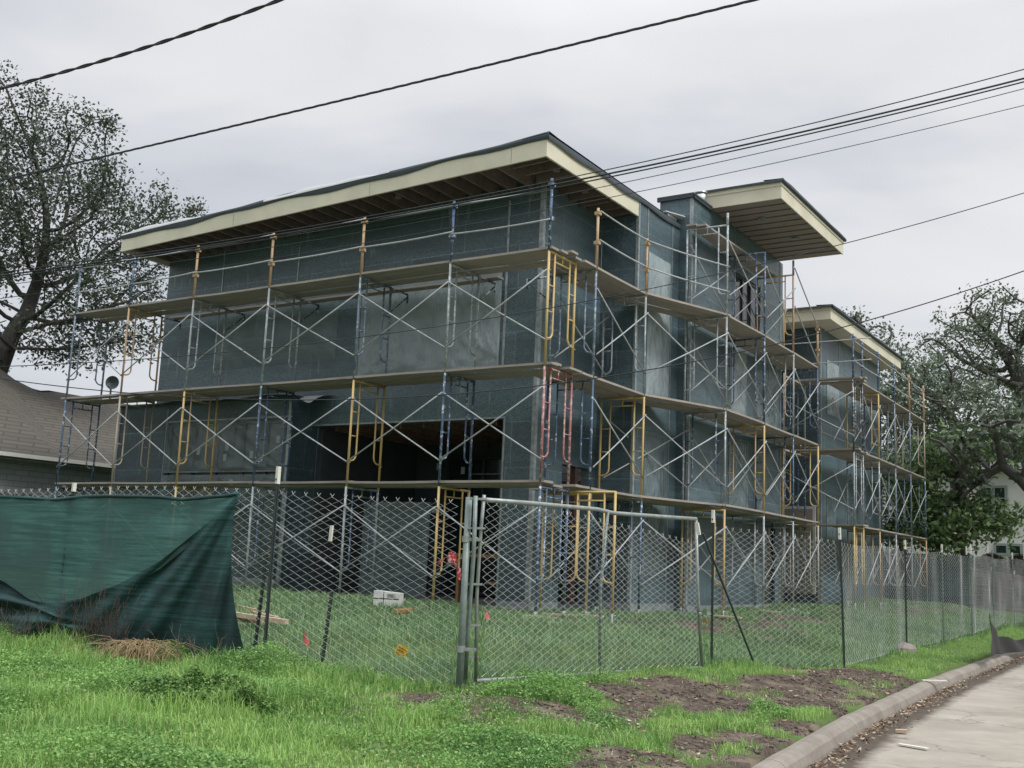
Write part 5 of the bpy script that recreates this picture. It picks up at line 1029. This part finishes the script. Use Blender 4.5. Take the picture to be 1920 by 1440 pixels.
# rock by the fence
q = on(2, -.44, 1700, 1222); mb = MB(); P = []
for i in range(9):
    ph = math.pi * i / 8; r_ = []
    for j in range(13):
        th = 2 * math.pi * j / 12; k = 1 + .25 * (float(vnoise(math.cos(th) * 2 + 5, math.sin(th) * 2 + ph * 1.5, .8, 3)) - .5); r_.append((q[0] + .19 * k * math.sin(ph) * math.cos(th), q[1] + .3 * k * math.sin(ph) * math.sin(th), q[2] + .01 + .15 * k * math.cos(ph)))
    P.append(r_)
mb.grid(P); tag(mb.build('rock', mat_plain('pinkish rubble', (.26, .22, .20), .9, 0, .35, 8, .4)), 'lump of concrete rubble against the kerb side fence', 'rock')
# silt fence
mb = MB(); A_ = [on(2, -.35, 1857, 1222), on(2, -.5, 1875, 1222), on(2, -.52, 1925, 1216), on(2, -.52, 1990, 1200)]; P = []
for u_ in np.linspace(0, 1, 40):
    k = u_ * 3; i = min(2, int(k)); b_ = A_[i] + (A_[i + 1] - A_[i]) * (k - i); hgt = .5 * math.exp(-u_ * 5) + .24 + .03 * math.sin(u_ * 20); P.append([b_ + np.array([.03 * math.sin(u_ * 25 + v_ * 3), .0, v_ * hgt - .05]) for v_ in np.linspace(0, 1, 8)])
sf = empty('silt_fence', A_[0], 'sagging black silt fence fabric beside the kerb at the far right', 'silt fence'); mb.grid(P); mb.build('fabric', mat_plain('black fabric', (.016, .018, .02), .6, 0, .3, 6), sf, True)
mb = MB(); mb.beam(A_[0] - np.array([0, 0, .1]), A_[0] + np.array([0, 0, .55]), .04, .04); mb.build('stake', mat_plain('dark stake', (.05, .04, .035), .8), sf)
# litter on the street and curb
def slab(px, py, z_, L, w_, h_, ang, mat, name, label, group=None):
    q = on(2, z_, px, py); mb = MB(); d = np.array([math.cos(ang), math.sin(ang), 0]) * L / 2; mb.beam(q - d + np.array([0, 0, h_ / 2]), q + d + np.array([0, 0, h_ / 2 + .006]), w_, h_); o = mb.build(name, mat); tag(o, label, 'scrap', group)
slab(1712, 1401, -.722, .30, .055, .012, -.35, M['tip'], 'wood_scrap', 'thin pale wood strip lying on the street'); slab(1690, 1374, -.722, .11, .07, .03, .2, M['palewood'], 'wood_scrap', 'small tan block lying on the street')
slab(1752, 1277, -.57, .34, .08, .01, .5, M['tip'], 'paper_scrap', 'white paper scrap on the soil beside the curb'); slab(1808, 1205, -.47, .2, .08, .02, .7, M['tip'], 'paper_scrap', 'white scrap in the verge near the silt fence')
slab(1245, 1165, -.1, .3, .12, .02, .4, M['palewood'], 'wood_scrap', 'pale board scrap in the grass behind the gate', )
# dead weeds by the cloth
def stalks(name, label, c, n_, spread, hgt, mat, curve=.5, r_=.0042, cat='plant', droop=False):
    e = empty(name, c, label, cat); mb = MB()
    for k in range(n_):
        b = np.array(c, float) + np.array([rng.normal() * spread[0], rng.normal() * spread[1], 0]); b[2] = gz_(b[0], b[1]); h_ = hgt * rng.uniform(.45, 1.1); d = rng.normal(0, 1, 2) * curve * h_
        P = []
        for u_ in np.linspace(0, 1, 6):
            z_ = h_ * (u_ if not droop else (1.6 * u_ - 1.45 * u_ * u_)); P.append(b + np.array([d[0] * u_ ** 1.6, d[1] * u_ ** 1.6, z_]) + rng.normal(0, .008, 3))
        mb.tube(P, np.linspace(r_, r_ * .35, 6), 4, False)
        if not droop:
            for _ in range(3):
                i = rng.integers(2, 5); dd = rng.normal(0, .06, 3) + np.array([0, 0, .1]); mb.tube([P[i], P[i] + dd * .6, P[i] + dd * 1.1 + rng.normal(0, .01, 3)], [r_ * .5, r_ * .4, r_ * .2], 3, False)
    mb.build('foliage', mat, e); return e
q = on(1, -7.45, 150, 1225); stalks('dead_weed', 'clump of bare brown weed stems in front of the fallen cloth', q, 42, (.35, .09), .75, mat_plain('brown stems', (.07, .05, .04), .9), .22)
q = on(1, -7.5, 205, 1225); stalks('dead_weed', 'thicket of dark twigs beside the dry grass tuft', q, 40, (.22, .08), .6, mat_plain('dark twigs', (.045, .035, .03), .9), .3)
q = on(1, -7.5, 30, 1205); stalks('dead_weed', 'sparse bare stems at the far left of the fallen cloth', q, 22, (.3, .06), .42, mat_plain('grey stems', (.10, .09, .075), .9), .35)
q = on(1, -7.42, 350, 1225); stalks('dead_weed', 'thin dry stems leaning over the cloth right of the grass tuft', q, 12, (.25, .05), .38, mat_plain('tan stems', (.16, .12, .09), .9), .5)
q = on(1, -7.55, 262, 1248); stalks('dry_grass_tuft', 'drooping tuft of dry tan grass against the green cloth', q, 210, (.17, .08), .5, mat_plain('dry grass', (.34, .25, .14), .85), .55, .005, 'grass tuft', True)

# ------------------------------------------------------------------ grass
def grass(name, label, X, Y, h, wd, lean, mat, segs=2):
    n_ = len(X); Z = hz(X, Y); a = rng.random(n_) * 2 * math.pi; dx, dy = np.cos(a), np.sin(a); l = h * lean * rng.normal(.6, .5, n_); lx, ly = np.cos(a + 1.57) * l, np.sin(a + 1.57) * l
    B = np.stack([X, Y, Z], 1); W_ = np.stack([dx, dy, 0 * dx], 1) * wd[:, None] / 2; m_ = B + np.stack([lx * .35, ly * .35, h * .6], 1); T = B + np.stack([lx, ly, h * (1 - .25 * np.abs(lean))], 1)
    V = np.stack([B - W_, B + W_, m_ + W_ * .75, m_ - W_ * .75, T + W_ * .15, T - W_ * .15], 1).reshape(-1, 3); i0 = np.arange(n_)[:, None] * 6
    F = np.concatenate([i0 + np.array([[0, 1, 2, 3]]), i0 + np.array([[3, 2, 4, 5]])], 0)
    o = fastmesh(name, V, F, mat, {'tone': np.repeat(rng.random(n_), 6)}); return tag(o, label, 'grass', kind='stuff')
def mat_grass(name, a, b, c, scale=.9):
    t = NT(name); v = t.coord('World'); n = t.noise(v, scale, 3, .6); at_ = t.n('ShaderNodeAttribute', attribute_name='tone').outputs['Fac']
    cc = t.mix(t.ramp(n, [(.36, (0, 0, 0)), (.64, (1, 1, 1))]), a, b); cc = t.mix(t.ramp(at_, [(.55, (0, 0, 0)), (1, (1, 1, 1))]), cc, c); m = t.base(cc, .6, 0, .25)
    tr = t.n('ShaderNodeBsdfTranslucent'); t.l(cc, tr.inputs[0]); mx = t.n('ShaderNodeMixShader'); mx.inputs[0].default_value = .3; t.l(t.b.outputs[0], mx.inputs[1]); t.l(tr.outputs[0], mx.inputs[2]); t.l(mx.outputs[0], t.o.inputs[0]); return m
M['gfront'] = mat_grass('bright verge grass', (.105, .26, .055), (.265, .46, .11), (.46, .58, .24)); M['gyard'] = mat_grass('yard grass', (.10, .20, .10), (.19, .32, .14), (.32, .40, .21)); M['weed'] = mat_grass('weed leaves', (.075, .19, .05), (.18, .35, .09), (.32, .47, .16), 1.3)
def infront(x, y):       # street side of the front fence
    return (y < np.interp(x, [p[0] for p in ffp] + [3.2, 3.6, 4.5], [p[1] for p in ffp] + [-6.2, -1.9, .9])) & (x < 4.5) | (x > 4.45)
def scatter(n_, x0, x1, y0, y1): return rng.uniform(x0, x1, n_), rng.uniform(y0, y1, n_)
def visible(x, y, z=0):
    d = np.stack([x, y, z + 0 * x - .3], 1) - CAM; w_ = d @ CF; px = 960 + FPX * (d @ CR) / w_; py = 720 - FPX * (d @ CU) / w_; return (w_ > 3) & (px > -260) & (px < 2150) & (py < 1620)
def clump(x, y): return vnoise(x, y, .55, 11) * .55 + vnoise(x, y, .2, 12) * .45
cx_all = lambda y: curb_x(y)
X, Y = scatter(1500000, -8, 7, -14.5, 18); k = visible(X, Y) & infront(X, Y) & (X < curb_x(Y) - .2); X, Y = X[k], Y[k]; D = dirt(X, Y); k = rng.random(len(X)) > D ** .7 * 1.01; X, Y, D = X[k], Y[k], D[k]
dist = np.hypot(X - CAM[0], Y - CAM[1]); k = rng.random(len(X)) < np.clip(9 / dist, .3, 1); X, Y, D = X[k], Y[k], D[k]; cl_ = clump(X, Y)
lowv = np.clip((X - 2.2) / 2.0, 0, 1)
H = (.045 + .30 * cl_ ** 2.4) * rng.uniform(.5, 1.5, len(X)) * (1 - .55 * lowv) * (1 - .6 * D)
grass('verge_grass', 'bright green rough grass on the verge before the fence', X, Y, H, rng.uniform(.003, .007, len(X)), .75, M['gfront'])
n_front = len(X)
X, Y = scatter(420000, -14, 4.6, -7.4, 24); k = visible(X, Y) & ~infront(X, Y) & ~((Y > .9) & (X < -.9)) & ~((Y > 4) & (X < -.2)); X, Y = X[k], Y[k]; D = dirt(X, Y); k = rng.random(len(X)) > D * .95; X, Y, D = X[k], Y[k], D[k]; cl_ = clump(X, Y)
H = (.06 + .10 * cl_) * rng.uniform(.6, 1.3, len(X)) * (1 - .5 * D); dist = np.hypot(X - CAM[0], Y - CAM[1])
grass('yard_grass', 'shorter green grass in the fenced yard', X, Y, H, rng.uniform(.005, .010, len(X)) * np.clip(dist / 13, .8, 1.7), .8, M['gyard'])
# low broad leaved weeds
def weeds(name, label, X, Y, hfun, size, mat):
    n_ = len(X); Z = hz(X, Y) + hfun * rng.random(n_) ** .6; C_ = np.stack([X, Y, Z], 1); nr = rng.normal(size=(n_, 3)) * .55; nr[:, 2] += 1; nr /= np.linalg.norm(nr, axis=1)[:, None]
    a = np.cross(nr, rng.normal(size=(n_, 3))); a /= np.linalg.norm(a, axis=1)[:, None]; b = np.cross(nr, a); s_ = size * rng.uniform(.6, 1.4, n_)[:, None]
    V = np.stack([C_ - a * s_, C_ + b * s_ * .6, C_ + a * s_, C_ - b * s_ * .6], 1).reshape(-1, 3); o = fastmesh(name, V, np.arange(n_ * 4).reshape(-1, 4), mat, {'tone': np.repeat(rng.random(n_), 4)}); return tag(o, label, 'weeds', kind='stuff')
X, Y = scatter(900000, -6, 5.6, -14.5, -4); k = visible(X, Y) & infront(X, Y) & (X < curb_x(Y) - .25); X, Y = X[k], Y[k]; D = dirt(X, Y); g = vnoise(X, Y, .8, 21); k = (rng.random(len(X)) < np.clip((g - .40) * 4, .08, 1)) & (rng.random(len(X)) > D * 1.05); X, Y, g = X[k], Y[k], g[k]
hf = (.05 + .30 * np.clip(g - .3, 0, 1) * clump(X, Y) * 2) * (1 - .5 * np.clip((X - 2.4) / 2, 0, 1)); weeds('verge_weeds', 'low leafy clover like weeds among the verge grass', X, Y, hf, .012, M['weed'])
q = on(2, -.25, 370, 1278); n_ = 36000; a = rng.random(n_) * 6.283; r_ = rng.random(n_) ** .55 * (.8 + .25 * np.sin(a * 3 + 1) + .15 * np.sin(a * 7)); X = q[0] + r_ * np.cos(a) * .95; Y = q[1] + r_ * np.sin(a) * .5; hf = .24 * np.clip(1 - r_ ** 2, 0, 1) ** .8 * (.35 + 1.0 * vnoise(X, Y, .16, 8)) + .04
o = weeds('weed_mound', 'leafy green weed mound below the hanging cloth', X, Y, hf, .014, mat_grass('mound leaves', (.07, .17, .05), (.15, .28, .075), (.27, .40, .12), 3)); o['kind'] = 'stuff'
for nm, px, py, s_ in (('a', 940, 1300, .22), ('b', 800, 1262, .16), ('c', 1390, 1262, .25), ('d', 1100, 1335, .18)):
    pass
# leaves and clods
t = NT('dead leaves'); v = t.coord('World'); at_ = t.n('ShaderNodeAttribute', attribute_name='tone').outputs['Fac']; M['straw'] = mat_plain('dry straw', (.40, .33, .20), .85, 0, .3, 9)
M['litter'] = t.base(t.ramp(at_, [(0, (.06, .035, .022)), (.45, (.13, .085, .055)), (.8, (.30, .22, .15)), (1, (.48, .41, .33))]), .8, 0, .2)
Yl = rng.uniform(-9, 22, 5200); Xl = curb_x(Yl) + .13 + np.abs(rng.normal(0, .10, len(Yl))); k = rng.random(len(Yl)) < (.35 + .65 * vnoise(Yl, Yl * 0, .5, 4) ** 1.5) * (.5 + .5 * (Yl < 3)); Xl, Yl = Xl[k], Yl[k]
X2, Y2 = scatter(9000, 3.2, 5.9, -8, 3); k = rng.random(len(X2)) < dirt(X2, Y2) * .16; X2, Y2 = X2[k], Y2[k]
X = np.r_[Xl, X2]; Y = np.r_[Yl, Y2]; Z = np.r_[np.full(len(Xl), -.722) + rng.random(len(Xl)) * .02, hz(X2, Y2) + .012]; n_ = len(X); C_ = np.stack([X, Y, Z], 1); nr = rng.normal(size=(n_, 3)) * .3; nr[:, 2] += 1; nr /= np.linalg.norm(nr, axis=1)[:, None]
a = np.cross(nr, rng.normal(size=(n_, 3))); a /= np.linalg.norm(a, axis=1)[:, None]; b = np.cross(nr, a); s_ = rng.uniform(.012, .034, n_)[:, None]; lift = nr * s_ * .35
V = np.stack([C_ - a * s_ + lift, C_ + b * s_ * .45, C_ + a * s_ + lift, C_ - b * s_ * .45], 1).reshape(-1, 3); o = fastmesh('leaf_litter', V, np.arange(n_ * 4).reshape(-1, 4), M['litter'], {'tone': np.repeat(rng.random(n_), 4)}); tag(o, 'brown leaf litter in the gutter and on the bare soil', 'leaf litter', kind='stuff')
# clods on the bare soil
X, Y = scatter(60000, 3.0, 6, -8.5, 3.2); k = rng.random(len(X)) < np.clip(dirt(X, Y) * .8 - .2, 0, 1) * vnoise(X, Y, .3, 31) ** 1.5; X, Y = X[k], Y[k]; n_ = len(X); s_ = .005 + .022 * rng.random(n_) ** 5; Z = hz(X, Y)
octo = np.array([(1, 0, 0), (0, 1, 0), (-1, 0, 0), (0, -1, 0), (0, 0, .75), (0, 0, -.6)]); V = (octo[None] * (1 + rng.uniform(-.35, .35, (n_, 6, 1)))) * s_[:, None, None] + np.stack([X, Y, Z + s_ * .2], 1)[:, None]
fo = np.array([(0, 1, 4), (1, 2, 4), (2, 3, 4), (3, 0, 4), (1, 0, 5), (2, 1, 5), (3, 2, 5), (0, 3, 5)]); F = (np.arange(n_)[:, None, None] * 6 + fo[None]).reshape(-1, 3)
o = fastmesh('soil_clods', V.reshape(-1, 3), F, mat_plain('dark soil clods', (.13, .105, .085), .95, 0, .75, 12)); tag(o, 'crumbly dark soil clods on the bare patch by the curb', 'soil', kind='stuff')

# dry straw lying among the grass and on the bare soil
X, Y = scatter(26000, -5, 5.6, -14, 2.5); k = visible(X, Y) & infront(X, Y) & (X < curb_x(Y) - .2); X, Y = X[k], Y[k]; D = dirt(X, Y); k = rng.random(len(X)) < .12 + .5 * D; X, Y = X[k], Y[k]; n_ = len(X)
a = rng.random(n_) * 6.283; L_ = rng.uniform(.03, .11, n_); Z = hz(X, Y) + rng.uniform(.004, .06, n_) * (1 - dirt(X, Y)) + .006; d = np.stack([np.cos(a), np.sin(a), rng.normal(0, .15, n_)], 1) * L_[:, None]; w3 = np.stack([-np.sin(a), np.cos(a), 0 * a], 1) * .0025; P0 = np.stack([X, Y, Z], 1)
V = np.stack([P0 - w3, P0 + w3, P0 + d + w3 * .6, P0 + d - w3 * .6], 1).reshape(-1, 3); o = fastmesh('dry_straw', V, np.arange(n_ * 4).reshape(-1, 4), M['straw']); tag(o, 'scattered dry straw in the verge', 'straw', kind='stuff')
